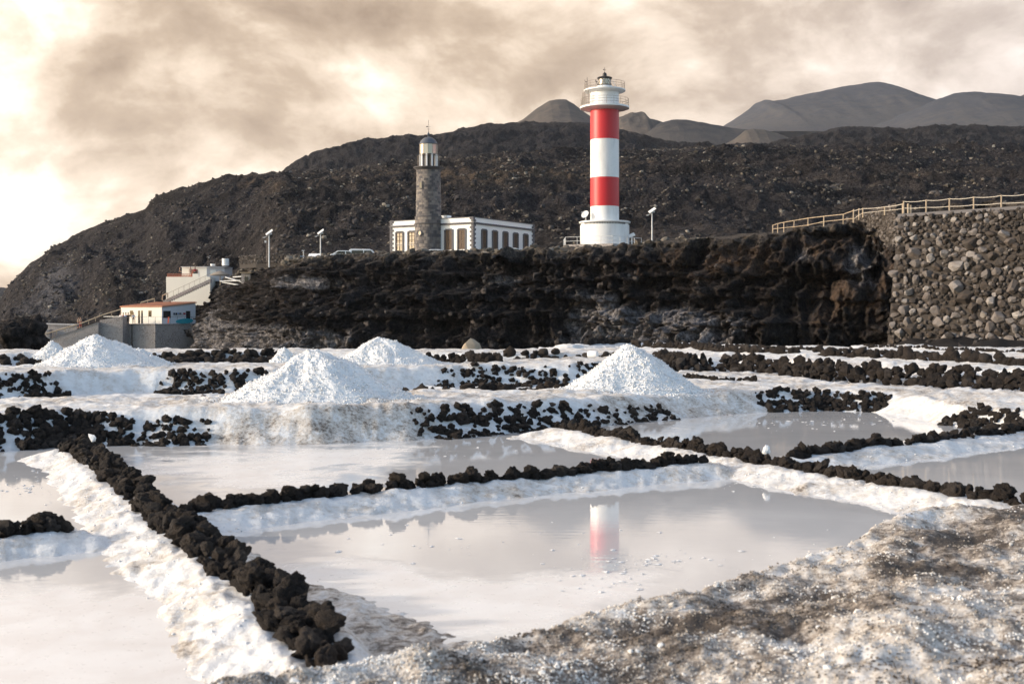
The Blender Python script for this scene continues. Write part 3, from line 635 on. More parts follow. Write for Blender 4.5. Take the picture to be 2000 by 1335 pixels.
CXg = (UU - CX) / FPX * db + NXg * (n * env - back - prof); DD = db + NYg * (n * env - back - prof)
rim_n = 0.55 * fbm(ax[0] * 0.25, ax[0] * 0 + 3, 4, 50) + 0.45 * (0.6 - worley(ax[0] * 0.5, ax[0] * 0 + 2, 52))
ZC = zz + 0.40 * fbm(ax * 0.6, zz * 0.6, 4, 49) * env + np.where(VV > 0.86, (VV - 0.86) / 0.14, 0) * (rim_n[None, :] + 0.25)
# plateau rows
xt, dtop = CXg[-1], DD[-1]; s = np.linspace(0, 1, NT_ + 1)[1:] ** 1.2
xe, de = (u - CX) / FPX * 262, np.full(u.shape, 262.0)
PX3 = xt[None, :] + (xe - xt)[None, :] * s[:, None]; PD = dtop[None, :] + (de - dtop)[None, :] * s[:, None]
PU = CX + PX3 / PD * FPX
PZ = plateau_z(PU, PD)
PZ = PZ + (0.30 * fbm(PX3 * 0.22, PD * 0.22, 4, 51) + 0.22 * (0.6 - worley(PX3 * 0.45, PD * 0.45, 53))) * np.clip(s[:, None] * 8, 0, 1)
fs_ = np.clip(s[:, None] * 10, 0, 1); PZ = PZ * fs_ + (ZC[-1][None, :]) * (1 - fs_)
AD = np.vstack([DD, PD]); AX = np.vstack([CXg, PX3]); AZ = np.vstack([ZC, PZ]); AU = CX + AX / AD * FPX
PY = HORIZON - (AZ - EYE) / AD * FPX
top = np.vstack([sstep(VV, 0.90, 0.99), np.ones(PD.shape)])
grey = 0.95 * blob(AU, PY, 610, 552, 95, 20) + 0.85 * blob(AU, PY, 1160, 620, 62, 54) + 1.1 * blob(AU, PY, 1310, 640, 150, 46) + 0.8 * blob(AU, PY, 980, 548, 40, 18) + 0.9 * blob(AU, PY, 560, 662, 200, 30) + 0.5 * blob(AU, PY, 430, 650, 80, 50) + 0.85 * blob(AU, PY, 1680, 515, 40, 50) + 0.35 * blob(AU, PY, 760, 596, 40, 18) + 0.5 * blob(AU, PY, 1000, 672, 130, 14) + 0.7 * blob(AU, PY, 1565, 500, 30, 32) + 0.35 * blob(AU, PY, 420, 570, 60, 40)
brown = 0.25 * sstep(AU, 1050, 1300) + 0.5 * blob(AU, PY, 1400, 505, 110, 28) + 0.4 * blob(AU, PY, 1640, 570, 160, 90) + 0.35 * blob(AU, PY, 1600, 470, 140, 30) + 0.2 * blob(AU, PY, 1100, 560, 300, 50)
structure(mesh_np('cliff', np.stack([AX, AD, AZ], 2).reshape(-1, 3), grid_faces(NV + NT_, NU), M_cliff, None, True, {'grey': grey, 'brown': brown, 'top': top}))
CL = (AU, AD, AZ)
def cliff_pt(iu, iv): return (AX[iv, iu], AD[iv, iu], AZ[iv, iu])

# ------------------------------------------------------------------ the lava hillside behind
R1 = curve([(-700, 640), (-200, 628), (-40, 600), (0, 586), (20, 553), (45, 530), (66, 512), (90, 494), (100, 484), (128, 470), (140, 462), (200, 436), (240, 424), (284, 408), (292, 396), (302, 384), (350, 368), (400, 356), (436, 344), (450, 341), (540, 337), (640, 333), (760, 322), (860, 312), (1000, 302), (1150, 297), (1300, 292), (1500, 287), (1700, 286), (2000, 290), (2700, 300)])
R2 = curve([(-700, 720), (-60, 660), (100, 600), (300, 470), (400, 400), (500, 372), (536, 354), (552, 338), (566, 326), (584, 315), (640, 294), (700, 276), (800, 266), (845, 268), (890, 258), (940, 248), (1000, 246), (1060, 241), (1110, 242), (1150, 247), (1200, 252), (1240, 262), (1300, 280), (1400, 287), (1500, 284), (1560, 270), (1640, 252), (1760, 254), (1850, 249), (2000, 250), (2700, 250)])
HC = 960; hu = np.linspace(-650, 2650, HC)
seg = [np.linspace(0, 1, 205) ** 1.15, 1 + np.linspace(0, 1, 26)[1:], 2 + np.linspace(0, 1, 105)[1:], 3 + np.linspace(0, 1, 14)[1:]]
hs = np.concatenate(seg); S_, U_ = np.meshgrid(hs, hu, indexing='ij')
d0 = 196 + 46 * (1 - sstep(U_, 455, 560)); d1 = 430.0; d2 = 560.0; d3 = 860.0; d4 = 1150.0
zf = np.where(U_ < 560, -6 + (plateau_z(U_, 200 + 0 * U_) - 1.2 + 6) * sstep(U_, 280, 550), plateau_z(U_, 200 + 0 * U_) - 1.2)
zf = np.where(U_ > 1500, plateau_z(U_, 200 + 0 * U_) - 1.2, zf)
z1 = EYE + (HORIZON - R1(U_)) * d1 / FPX; z3 = EYE + (HORIZON - R2(U_)) * d3 / FPX
ss = np.clip(S_, 0, 1); hd = np.where(S_ <= 1, d0 + (d1 - d0) * ss, np.where(S_ <= 2, d1 + (d2 - d1) * (S_ - 1), np.where(S_ <= 3, d2 + (d3 - d2) * (S_ - 2), d3 + (d4 - d3) * (S_ - 3))))
rise = 0.85 * ss + 0.15 * (1 - (1 - ss) ** 2.0)
hz = np.where(S_ <= 1, zf + (z1 - zf) * rise, np.where(S_ <= 2, z1 - 7 * np.sin((S_ - 1) * np.pi / 2), np.where(S_ <= 3, z1 - 7 + (z3 - z1 + 7) * (0.5 * (S_ - 2) + 0.5 * np.sin((S_ - 2) * np.pi / 2)), z3 - (z3 + 20) * (S_ - 3) ** 1.5)))
hx = (U_ - CX) / FPX * hd
lobe = ridged(hx * 0.011 + 0.5 * fbm(hx * 0.01, hd * 0.01, 2, 60), hd * 0.016, 4, 61, 0.55)
nz = 1.3 * (cells(hx * 0.075 + 0.4 * fbm(hx * 0.05, hd * 0.05, 2, 57), hd * 0.055, 58) - 0.5) + 0.9 * (cells(hx * 0.2, hd * 0.17, 59) - 0.5) + 2.3 * (lobe - 1.05) + 1.5 * fbm(hx * 0.045, hd * 0.045, 4, 62, 0.6) + 1.1 * (ridged(hx * 0.12, hd * 0.12, 3, 63, 0.55) - 0.9) + 0.9 * (0.5 - worley(hx * 0.2, hd * 0.2, 64))
gul = sstep(U_, -100, 60) * (1 - sstep(U_, 330, 520))
nz = nz * (1 - 0.35 * gul) + gul * 2.8 * (ridged((hx * 0.8 + hd * 0.5) * 0.05, (hx * -0.5 + hd * 0.8) * 0.012, 3, 66) - 0.9)
fade = np.where(S_ <= 1, np.clip(ss * 5, 0.15, 1) * (1 - 0.82 * sstep(ss, 0.86, 0.98)), 1.0) * np.where(S_ > 2, 1.4 - 1.0 * sstep(S_, 2.6, 3.0), 1.0)
low = (1 - sstep(U_, -150, 150)); nz = nz * fade * (1 - 0.6 * low)
crag = (sstep(S_, 0.93, 0.99) * (S_ < 1.2)) * (0.9 * np.maximum(0, ridged(hx * 0.06, hx * 0 + 2, 4, 67) - 0.9)) + (S_ > 2.9) * (S_ < 3.1) * 2.4 * np.maximum(0, ridged(hx * 0.03, hx * 0 + 7, 4, 68) - 0.9)
HZ = hz + nz + crag
hpy = HORIZON - (HZ - EYE) / hd * FPX
tan = 0.55 * blob(U_, hpy, 760, 345, 330, 26) + 0.55 * blob(U_, hpy, 1120, 330, 300, 30) + 0.45 * blob(U_, hpy, 1800, 345, 230, 24) + 0.3 * blob(U_, hpy, 480, 372, 160, 30) + 0.15 * blob(U_, hpy, 150, 560, 160, 60)
greyh = 0.95 * blob(U_, hpy, 120, 550, 60, 50) + 0.7 * blob(U_, hpy, 60, 610, 70, 30) + 0.45 * blob(U_, hpy, 250, 405, 60, 20) + 0.35 * blob(U_, hpy, 600, 320, 70, 16)
structure(mesh_np('hillside', np.stack([hx, hd, HZ], 2).reshape(-1, 3), grid_faces(len(hs), HC), M_hill, None, True, {'tan': tan, 'grey': greyh, 'far': sstep(S_, 1.3, 2.0)}))

# scrub and lava blocks strewn over the slope
def strew(n, srange, urange):
    iv = np.searchsorted(hs, RNG.uniform(*srange, n)).clip(0, len(hs) - 1); iu = np.searchsorted(hu, RNG.uniform(*urange, n)).clip(0, HC - 1)
    return hx[iv, iu], hd[iv, iu], HZ[iv, iu], U_[iv, iu], hpy[iv, iu]
x, y, z, uu, pp = strew(26000, (0.02, 1.0), (-40, 2200))
dens = 0.22 + 0.9 * blob(uu, pp, 1120, 335, 330, 45) + 0.7 * blob(uu, pp, 1800, 350, 260, 40) + 0.45 * blob(uu, pp, 900, 420, 400, 60) + 0.35 * blob(uu, pp, 150, 540, 250, 80)
dens *= 0.12 + 1.9 * sstep(fbm(x * 0.028, y * 0.028, 4, 70), -0.05, 0.45)
k = RNG.random(len(x)) < dens * 1.0
x, y, z = x[k], y[k], z[k]; sz = (0.11 + 0.42 * RNG.random(len(x)) ** 3.0) * (y / 260) ** 0.45
tag(lumps('dry_scrub', np.stack([x, y, z + sz * 0.3], 1), sz, M_scrub, None, 0.75, 0.5, False, tone=RNG.random(len(x)) ** 1.8), 'pale dry scrub dotted over the black lava slope', 'scrub', kind='stuff')
x, y, z, uu, pp = strew(15000, (0.0, 1.0), (-60, 2250))
k = RNG.random(len(x)) < 0.25 + 0.75 * sstep(fbm(x * 0.035, y * 0.035, 3, 72), -0.1, 0.4)
x, y, z = x[k], y[k], z[k]; sz = 0.14 + 0.6 * RNG.random(len(x)) ** 3
tag(lumps('lava_blocks', np.stack([x, y, z + sz * 0.25], 1), sz, M_rubble, None, 0.8, 0.4, False, tone=RNG.random(len(x)) ** 1.3), 'black lava blocks strewn over the slope behind the lighthouses', 'rubble', kind='stuff')
# scrub on the plateau rim and along the foot of the hill
iv = RNG.integers(NV, NV + 26, 1500); iu = RNG.integers(80, NU - 160, 1500)
k = RNG.random(1500) < 0.55
pts = np.array([cliff_pt(a, b) for a, b in zip(iu[k], iv[k])]); sz = 0.18 + 0.42 * RNG.random(len(pts)) ** 2
tag(lumps('rim_scrub', pts + np.array([0, 0, 0.1]), sz, M_scrub, None, 0.7, 0.4, tone=RNG.random(len(pts)) * 0.8), 'low dry bushes on the rim of the dark cliff', 'scrub', kind='stuff')
iv = RNG.integers(1, 160, 2400); iu = RNG.integers(40, NU - 150, 2400)
pts = np.array([cliff_pt(a, b) for a, b in zip(iu, iv)]); sz = 0.06 + 0.34 * RNG.random(len(pts)) ** 4
tag(lumps('cliff_rubble', pts, sz, M_rubble, None, 0.85, 0.4, tone=RNG.random(len(pts)) ** 1.5), 'loose dark rock clinging to the cliff face', 'rubble', kind='stuff')
pp_ = np.column_stack([RNG.uniform(-20, 42, 520), RNG.uniform(66, 118, 520)])
hp = H(pp_[:, 0], pp_[:, 1]); sz = 0.08 + 0.4 * RNG.random(520) ** 3
tag(lumps('foot_rubble', np.column_stack([pp_, hp + sz * 0.3]), sz, M_rubble, None, 0.8, 0.35, tone=RNG.random(520)), 'dark stones on the black sand below the cliff', 'rubble', kind='stuff')

# ------------------------------------------------------------------ volcanic cones far behind
def cone_hill(name, d, sky_pts, base_py, depth, mat, seed, rough=1.0):
    f = curve(sky_pts); x0, x1 = sky_pts[0][0], sky_pts[-1][0]
    nu, nt = 170, 60
    uu = np.linspace(x0, x1, nu); tt = np.linspace(-1, 1, nt); T, U = np.meshgrid(tt, uu, indexing='ij')
    zb = EYE + (HORIZON - base_py) * d / FPX - 40; zs = EYE + (HORIZON - f(U)) * d / FPX
    prof = np.clip(1 - np.abs(T) ** 1.35, 0, 1)
    X = (U - CX) / FPX * d; Y = d + T * depth
    Z = zb + (zs - zb) * prof
    hgt = np.clip((Z - zb) / 60, 0, 1)
    Z = Z + hgt * rough * (2.5 * fbm(X * 0.012, Y * 0.006, 4, seed) + 1.6 * ridged(X * 0.02, Y * 0.008, 3, seed + 5) - 1.6)
    foot = 1 - np.clip((Z - zb - 30) / np.maximum((zs - zb), 1), 0, 1)
    return structure(mesh_np(name, np.stack([X, Y, Z], 2).reshape(-1, 3), grid_faces(nt, nu), mat, None, True, {'foot': foot}))
M_ash = ash('grey_ash', (0.040, 0.046, 0.060), (0.052, 0.056, 0.069), (0.080, 0.076, 0.075))
M_ashb = ash('brown_ash', (0.050, 0.048, 0.050), (0.072, 0.065, 0.060), (0.105, 0.088, 0.075))
M_ashd = ash('dark_ash', (0.030, 0.032, 0.039), (0.042, 0.042, 0.048), (0.07, 0.064, 0.06))
cone_hill('volcanic_cone', 1500, [(955, 285), (990, 252), (1020, 235), (1050, 213), (1072, 199), (1085, 196.5), (1104, 197), (1120, 206), (1150, 229), (1175, 243), (1230, 275)], 275, 240, M_ashb, 81, 0.5)
cone_hill('volcanic_cone', 1350, [(1150, 285), (1190, 250), (1208, 226), (1220, 220.5), (1256, 219), (1264, 228), (1285, 234), (1300, 240), (1340, 262), (1380, 280)], 285, 150, M_ashb, 82, 1.5)
cone_hill('volcanic_cone', 1300, [(1200, 290), (1255, 256), (1290, 240), (1312, 235), (1345, 234.5), (1380, 240), (1420, 248), (1465, 254), (1520, 265), (1590, 285)], 290, 160, M_ashd, 83, 0.6)
cone_hill('volcanic_cone', 1180, [(1400, 290), (1430, 274), (1455, 256), (1470, 252), (1490, 253), (1520, 262), (1560, 275), (1600, 290)], 290, 90, M_ashb, 84, 0.5)
cone_hill('volcanic_cone', 2400, [(1340, 290), (1410, 248), (1440, 230), (1462, 215), (1474, 203), (1489, 197), (1497, 200), (1530, 194), (1580, 183), (1640, 171), (1690, 164), (1712, 163), (1726, 166), (1760, 180), (1800, 196), (1860, 222), (1960, 275)], 280, 420, M_ash, 85, 0.7)
cone_hill('volcanic_cone', 1900, [(1640, 290), (1690, 252), (1740, 232), (1790, 210), (1830, 194), (1862, 184), (1890, 181), (1930, 182), (1970, 187), (2010, 194), (2100, 210), (2300, 285)], 285, 320, M_ash, 86, 0.7)
cone_hill('volcanic_cone', 2700, [(1880, 270), (1960, 202), (2000, 184), (2040, 172), (2150, 160), (2300, 210), (2450, 270)], 270, 400, M_ashd, 87, 0.7)
cone_hill('headland', 900, [(-300, 640), (-120, 600), (-40, 556), (0, 551), (14, 552), (34, 560), (70, 590), (120, 640)], 640, 120, M_ashb, 88, 1.0)

# ------------------------------------------------------------------ thin sea air
hz_m = bpy.data.materials.new('haze'); hz_m.use_nodes = True; hz_m.node_tree.nodes.clear(); hn = NT(hz_m.node_tree)
hn.n('ShaderNodeOutputMaterial', None, Volume=hn.n('ShaderNodeVolumePrincipled', None, Color=(0.86, 0.90, 1.0, 1), Density=HAZE).outputs[0])
mb = MB(); mb.box((0, 1400, 225), (9000, 4200, 532)); tag(mb.build('haze', hz_m), kind='stuff')

# ================================================================== THE SALT WORKS: stones, walls, piles
def stone_mesh(i, sub, rough=1.0, hull=0):
    bm = bmesh.new()
    if hull:
        rr = random.Random(900 + i)
        for _ in range(hull):
            q = Vector((rr.gauss(0, 1), rr.gauss(0, 1), rr.gauss(0, 1))).normalized() * rr.uniform(0.86, 1.05); bm.verts.new(q)
        r = bmesh.ops.convex_hull(bm, input=list(bm.verts))
        dead = [e for e in r['geom_interior'] if isinstance(e, bmesh.types.BMVert)]
        if dead: bmesh.ops.delete(bm, geom=dead, context='VERTS')
    else:
        bmesh.ops.create_icosphere(bm, subdivisions=sub, radius=1.0)
        o = Vector((i * 13.7, i * 5.1, i * 2.3))
        for v in bm.verts:
            p = v.co.normalized()
            k = 1 + rough * (0.34 * mnoise.noise(p * 1.25 + o) + 0.20 * mnoise.noise(p * 2.7 + o) + 0.09 * mnoise.noise(p * 6.1 + o))
            c = mnoise.voronoi(p * 1.7 + o)[0]; k *= 1 - rough * 0.18 * (0.55 - min(c[0], 0.9)) * -1 - rough * 0.10 * max(0.0, 0.22 - (c[1] - c[0])) / 0.22
            v.co = p * k
    me = bpy.data.meshes.new('stone'); bm.to_mesh(me); bm.free()
    if not hull: me.polygons.foreach_set('use_smooth', [True] * len(me.polygons))
    return me
def broken_stone(i, cuts):
    rr = random.Random(400 + i); bm = bmesh.new()
    for _ in range(rr.choice((9, 11, 13, 16))):
        q = Vector((rr.gauss(0, 1), rr.gauss(0, 1), rr.gauss(0, 1))).normalized() * rr.uniform(0.85, 1.2); bm.verts.new((q.x, q.y * rr.uniform(.8, 1.1), q.z))
    r = bmesh.ops.convex_hull(bm, input=list(bm.verts)); dead = [e for e in r['geom_interior'] if isinstance(e, bmesh.types.BMVert)]
    if dead: bmesh.ops.delete(bm, geom=dead, context='VERTS')
    bmesh.ops.subdivide_edges(bm, edges=list(bm.edges), cuts=cuts, use_grid_fill=True, smooth=0.12)
    bmesh.ops.triangulate(bm, faces=list(bm.faces)); o = Vector((i * 3.3, i * 7.7, i * 1.9))
    for v in bm.verts:
        p = v.co.copy(); k = 0.24 * mnoise.noise(p * 2.0 + o) + 0.19 * mnoise.noise(p * 4.6 + o) + 0.08 * mnoise.noise(p * 9.5 + o) - 0.10 * max(0, 0.35 - mnoise.voronoi(p * 3.2 + o)[0][0])
        v.co = p * (1.06 + k)
    me = bpy.data.meshes.new('stone'); bm.to_mesh(me); bm.free()
    me.polygons.foreach_set('use_smooth', [True] * len(me.polygons)); me.set_sharp_from_angle(angle=R(38)); me.materials.append(M_lava); return me
def protos(n, sub, mat, rough=1.0, hull=0, s0=0):
    r = []
    for i in range(n):
        m = stone_mesh(i + s0, sub, rough, hull); m.materials.append(mat); r.append(m)
    return r
NEAR = protos(9, 4, M_lava, 1.2) + [broken_stone(i, 5) for i in range(9)]; MIDS = protos(4, 3, M_lava, 1.1, 0, 30) + [broken_stone(50 + i, 2) for i in range(9)]; FARS = protos(8, 2, M_lava, 1.1, 0, 60); BOULD = protos(14, 0, M_boulder, 1, 22)
def put_stone(parent, meshes, p, r, name='stone', sq=(1, 1, 1), tilt=1.0):
    o = bpy.data.objects.new(name, random.choice(meshes)); COL.objects.link(o); o.parent = parent
    o.location = Vector(p) - parent.location
    o.rotation_euler = (random.uniform(-tilt, tilt) * 0.6, random.uniform(-tilt, tilt) * 0.6, random.uniform(0, 6.28))
    r = r * (0.70 if name == 'stone' else 1.0)
    o.scale = (r * random.uniform(0.8, 1.35) * sq[0], r * random.uniform(0.75, 1.2) * sq[1], r * random.uniform(0.6, 1.05) * sq[2])
    return o
def along(line, step):
    """points every step metres with the unit direction"""
    out = []; carry = 0.0
    for a, b in zip(line[:-1], line[1:]):
        L = math.hypot(b[0] - a[0], b[1] - a[1]); ux, uy = (b[0] - a[0]) / L, (b[1] - a[1]) / L; t = carry
        while t < L:
            out.append((a[0] + ux * t, a[1] + uy * t, ux, uy)); t += step
        carry = t - L
    return out
def stone_wall(label, line, r, across, layers, meshes, group='walls of black lava stones between the salt pans', step=1.55, width=0.0, peaks=(), rj=0.35, visible=None, layer_keep=0.75):
    root = empty('lava_stone_wall', (line[0][0], line[0][1], 0.0)); tag(root, label, 'stone wall', group)
    spots = []
    for L in range(layers):
        for (x, y, ux, uy) in along(line, r * step * 0.72):
            n = max(1, across - L)
            for k in range(n):
                if L and random.random() > layer_keep: continue
                off_ = (k - (n - 1) / 2) * (width / max(n, 1)) + random.uniform(-0.25, 0.25) * r
                j = random.uniform(-0.5, 0.5) * r
                sx, sy = x - uy * off_ + ux * j, y + ux * off_ + uy * j
                px = CX + sx / sy * FPX
                if px < -60 or px > 2060: continue
                spots.append((sx, sy, L, r * random.uniform(1 - rj, 1 + rj)))
    if len(spots) > 298: spots = random.sample(spots, 298)
    for (sx, sy, rad) in peaks: spots.append((sx, sy, layers - 1, rad))
    hs_ = H([s[0] for s in spots], [s[1] for s in spots])
    for (sx, sy, L, rad), hz_ in zip(spots, hs_):
        put_stone(root, meshes, (sx, sy, hz_ + rad * 0.32 + L * r * 0.72), rad)
    return root
pk = G(375, 985, .12); pke = G(88, 1036, .12)
stone_wall('long wide wall of rough black stones running from the near edge to the left, ending at the salt-capped stone', WALL_A, 0.097, 3, 2, NEAR, width=0.33, step=2.3, layer_keep=0.36, rj=0.5)
stone_wall('row of black stones across the middle between the large front pan and the pan behind it', WALL_B, 0.092, 2, 2, NEAR, width=0.14, step=1.6, layer_keep=0.42, peaks=((pk[0] + .1, pk[1], .19), (pk[0] + 0.25, pk[1], .14)), rj=0.5)
stone_wall('row of black stones slanting down to the right edge beside the front pan', WALL_C, 0.093, 2, 2, NEAR, width=0.14, step=1.6, layer_keep=0.40, rj=0.5)
stone_wall('row of black stones branching to the right edge between the two right-hand pans', WALL_D, 0.095, 2, 2, MIDS, width=0.15, step=1.65, layer_keep=0.36, rj=0.5)
stone_wall('short stub of black stones at the left edge, ending in a peak', WALL_E[1:], 0.085, 2, 2, NEAR, width=0.14, step=1.3, layer_keep=0.6, peaks=((pke[0], pke[1], .125), (pke[0] - .12, pke[1] + .02, .10)))

def face_rocks(label, crest, x0, x1, n, r, meshes, lo=0.0, hi=0.9, group='black stones set into the faces of the salt banks', edge=0.0):
    """stones bedded in the sloping face below a path's crest, between two columns of the picture"""
    c3 = poly3(crest); cpx = [c[0] for c in crest]
    spots = []
    for _ in range(min(298, int(n * 2.1))):
        q = random.uniform(x0, x1); k = random.uniform(lo, hi)
        i = max(0, min(len(cpx) - 2, int(np.searchsorted(cpx, q)) - 1)); t = (q - cpx[i]) / (cpx[i + 1] - cpx[i])
        a, b = c3[i], c3[i + 1]; L = math.hypot(b[0] - a[0], b[1] - a[1]); nx, ny = (b[1] - a[1]) / L, -(b[0] - a[0]) / L
        spots.append((a[0] + (b[0] - a[0]) * t + nx * k, a[1] + (b[1] - a[1]) * t + ny * k))
    root = empty('bank_facing', (spots[0][0], spots[0][1], 0)); tag(root, label, 'stone facing', group)
    hs_ = H([s[0] for s in spots], [s[1] for s in spots])
    for (sx, sy), hz_ in zip(spots, hs_):
        rad = r * 0.76 * random.uniform(0.5, 1.5); put_stone(root, meshes, (sx, sy, hz_ + rad * 0.25), rad)
    return root
face_rocks('heap of black stones facing the bank at the left edge behind the left pan', CREST1, -40, 215, 150, 0.125, MIDS, 0.05, 1.0)
face_rocks('loose black stones half buried in the salt bank left of the largest pile', CREST1, 215, 420, 62, 0.105, MIDS, 0.2, 0.95)
face_rocks('black stones facing the bank between the large centre pile and the right pile', CREST1, 795, 1095, 120, 0.115, MIDS, 0.12, 0.95)
face_rocks('few black stones poking out of the salty bank below the right pile', CREST1, 1095, 1260, 34, 0.10, MIDS, 0.25, 0.95)
face_rocks('black stone facing behind the far right pan, right of the right pile', CREST1, 1465, 1740, 185, 0.115, MIDS, 0.02, 0.8)
face_rocks('black stones in the bank at the right edge, beyond the beige salt slope', CREST1, 1905, 2060, 75, 0.115, MIDS, 0.02, 0.8)
face_rocks('black stone facing under the second path at the left edge', CREST2, -30, 95, 60, 0.135, MIDS, 0.02, 0.9)
face_rocks('black stone facing under the second path, between the left pile and the centre pile', CREST2, 322, 520, 110, 0.125, MIDS, 0.02, 0.9)
face_rocks('black stone facing under the second path, right of the back centre pile', CREST2, 900, 1215, 180, 0.125, MIDS, 0.02, 0.9)
face_rocks('scattered stones at the edge of the snowy bank behind the centre pile', CREST2, 830, 910, 24, 0.10, MIDS, 0.1, 0.9)
face_rocks('dark stones facing the third path at the far left, in front of the small pile', CREST3, -30, 128, 46, 0.24, FARS, 0.02, 1.5)
face_rocks('dark stones facing the third path, left of the largest centre pile', CREST3, 290, 566, 95, 0.24, FARS, 0.02, 1.5)
face_rocks('dark stones facing the third path in front of the cliff, left of the right pile', CREST3, 975, 1200, 80, 0.22, FARS, 0.02, 1.5)
def row(label, pts, z, r, layers=2, meshes=MIDS, **kw): return stone_wall(label, [G(a, b, z) for a, b in pts], r, 1, layers, meshes, 'low rows of black stones edging the paths', **kw)
row('row of black stones edging the first path at the far left, in front of the left pile', [(-40, 772), (60, 773), (200, 774), (300, 772), (440, 764)], .5, 0.18, 1, step=1.35)
row('row of large black stones edging the first path between the centre pile and the right pile', [(745, 757), (850, 760), (1000, 757), (1125, 751)], .5, 0.2, 2, step=1.25, layer_keep=0.6)
row('thin row of dark stones right of the back centre pile', [(800, 704), (880, 707), (975, 709)], .75, 0.16, 2, step=1.3)
row('thin line of stones on the wide white path right of the right pile', [(1338, 738), (1400, 743), (1482, 744)], .4, 0.11, 1, step=2.0)
row('dark row of stones on the upper terrace, left part', [(a, b) for a, b, _ in ROWS_R['b']], .76, 0.14, 2, FARS, step=1.2, layer_keep=0.6)
row('dark row of big stones on the upper terrace at the right edge', [(a, b) for a, b, _ in ROWS_R['c']], .78, 0.16, 2, FARS, step=1.25, layer_keep=0.5, rj=0.5)
row('long thin dark row of stones on the upper terrace below the cliff', [(a, b) for a, b, _ in ROWS_R['a']], .74, 0.11, 1, FARS, step=1.4)
row('broken row of stones nearest the boulder wall', [(a, b) for a, b, _ in ROWS_R['z']], .68, 0.11, 1, FARS, step=2.2)
row('short dark row of stones against the foot of the cliff, behind the right pile', [(a, b) for a, b, _ in ROWS_R['l']], .72, 0.18, 2, FARS, step=1.2)
# the tall wall of stones that carries the upper terrace on the right
root = empty('lava_stone_wall', (W1_3[0][0], W1_3[0][1], 0.3)); tag(root, 'tall long wall of piled dark stones carrying the upper terrace, right of the right pile', 'stone wall', 'walls of black lava stones between the salt pans')
for L in range(5):
    for (x, y, ux, uy) in along([w[:2] for w in W1_3], 0.232):
        px = CX + x / y * FPX
        if px > 2060 or px < 1255: continue
        rad = 0.165 * random.uniform(0.6, 1.45)
        if L == 4 and random.random() < 0.45: continue
        put_stone(root, MIDS, (x - uy * (0.04 + 0.09 * L) + random.uniform(-.1, .1), y + ux * (0.04 + 0.09 * L), 0.40 + 0.05 + L * 0.088), rad)

# ------------------------------------------------------------------ salt piles
def salt_pile(label, px, base_py, z0, apex_py, wl, wr, seed, n_l=2600, lump=0.026, depth=1.0, shoulder=0.0):
    x, d = G(px, base_py, z0); back_ = 0.60 * (wl + wr) / 2 * d / FPX * depth; x, d = x * (d + back_) / d, d + back_
    base_py = HORIZON + (EYE - z0) * FPX / d
    wl, wr = wl * 1.14, wr * 1.14
    Hh = (base_py - apex_py) * d / FPX + 0.02; rl, rr = wl * d / FPX, wr * d / FPX
    zg = float(H([x], [d])[0]) - 0.03; Hh += max(0.0, z0 - zg - 0.03); z0 = zg
    root = empty('salt_pile', (x, d, z0)); tag(root, label, 'salt pile', 'white piles of harvested salt')
    rings, segs = 64, 170
    a = np.linspace(0, 2 * np.pi, segs, endpoint=False); q = np.linspace(0, 1, rings) ** 0.9
    Q, A_ = np.meshgrid(q, a, indexing='ij')
    rad = np.where(np.cos(A_) < 0, rl, rr) * np.abs(np.cos(A_)) ** 2 + (rl + rr) / 2 * depth * 0.72 * np.sin(A_) ** 2
    rad = rad * (1 + 0.07 * perlin(np.cos(A_) * 1.6 + seed, np.sin(A_) * 1.6, seed))
    f = 1 - Q; prof = (f + 0.10 * np.sin(np.pi * f) * (1 - 1.3 * Q)) ** 1.16
    prof = np.where(Q < 0.10, prof - 0.25 * (0.10 - Q), prof)
    Xp, Yp = Q * rad * np.cos(A_), Q * rad * np.sin(A_)
    Zp = Hh * prof + np.clip(1 - Q, 0, 0.2) * 5 * (0.06 * fbm(Xp * 2.0 + seed, Yp * 2.0, 4, seed) + 0.030 * (0.5 - worley(Xp * 15 + seed, Yp * 15, seed)) + 0.012 * fbm(Xp * 20, Yp * 20, 2, seed))
    Zp = Zp - 0.10 * sstep(Q, 0.93, 1.0)
    V = np.stack([Xp, Yp, Zp], 2).reshape(-1, 3)
    i = (np.arange(rings - 1)[:, None] * segs + np.arange(segs)[None]).ravel(); jn = (np.arange(rings - 1)[:, None] * segs + (np.arange(segs)[None] + 1) % segs).ravel()
    mesh_np('mound', V, np.stack([i, i + segs, jn + segs, jn], 1), M_pile, root)
    w = (Q * rad).ravel(); pick = RNG.choice(len(V), n_l, p=w / w.sum())
    pz = V[pick] + RNG.normal(0, 0.012, (n_l, 3)); sz = lump * (0.5 + 1.0 * RNG.random(n_l) ** 2)
    ex = int(n_l * 0.12); aa = RNG.random(ex) * 2 * np.pi; rr_ = (0.98 + 0.22 * RNG.random(ex) ** 2) * (rl + rr) / 2
    exx, exy = rr_ * np.cos(aa), rr_ * np.sin(aa) * depth * 0.72
    ez = H(x + exx, d + exy) - z0
    pz = np.vstack([pz, np.column_stack([exx, exy, ez])]); sz = np.concatenate([sz, lump * (0.5 + RNG.random(ex))])
    lumps('salt_lumps', pz, sz, M_pile, root, 0.9, 0.2, True)['kind'] = 'stuff'
    return root
salt_pile('largest salt pile, left of centre on the first path, with a broad rounded top', 620, 782, .55, 678, 178, 172, 3, 7500, 0.014)
salt_pile('tall pointed salt pile at the left on the second path', 190, 716, .75, 653, 108, 118, 5, 5200, 0.016)
salt_pile('rounded salt pile behind the largest pile, against the cliff', 742, 712, .75, 656, 86, 116, 9, 4200, 0.017)
salt_pile('conical salt pile standing alone right of centre, below the red and white lighthouse', 1235, 767, .42, 672, 128, 124, 13, 7000, 0.016)
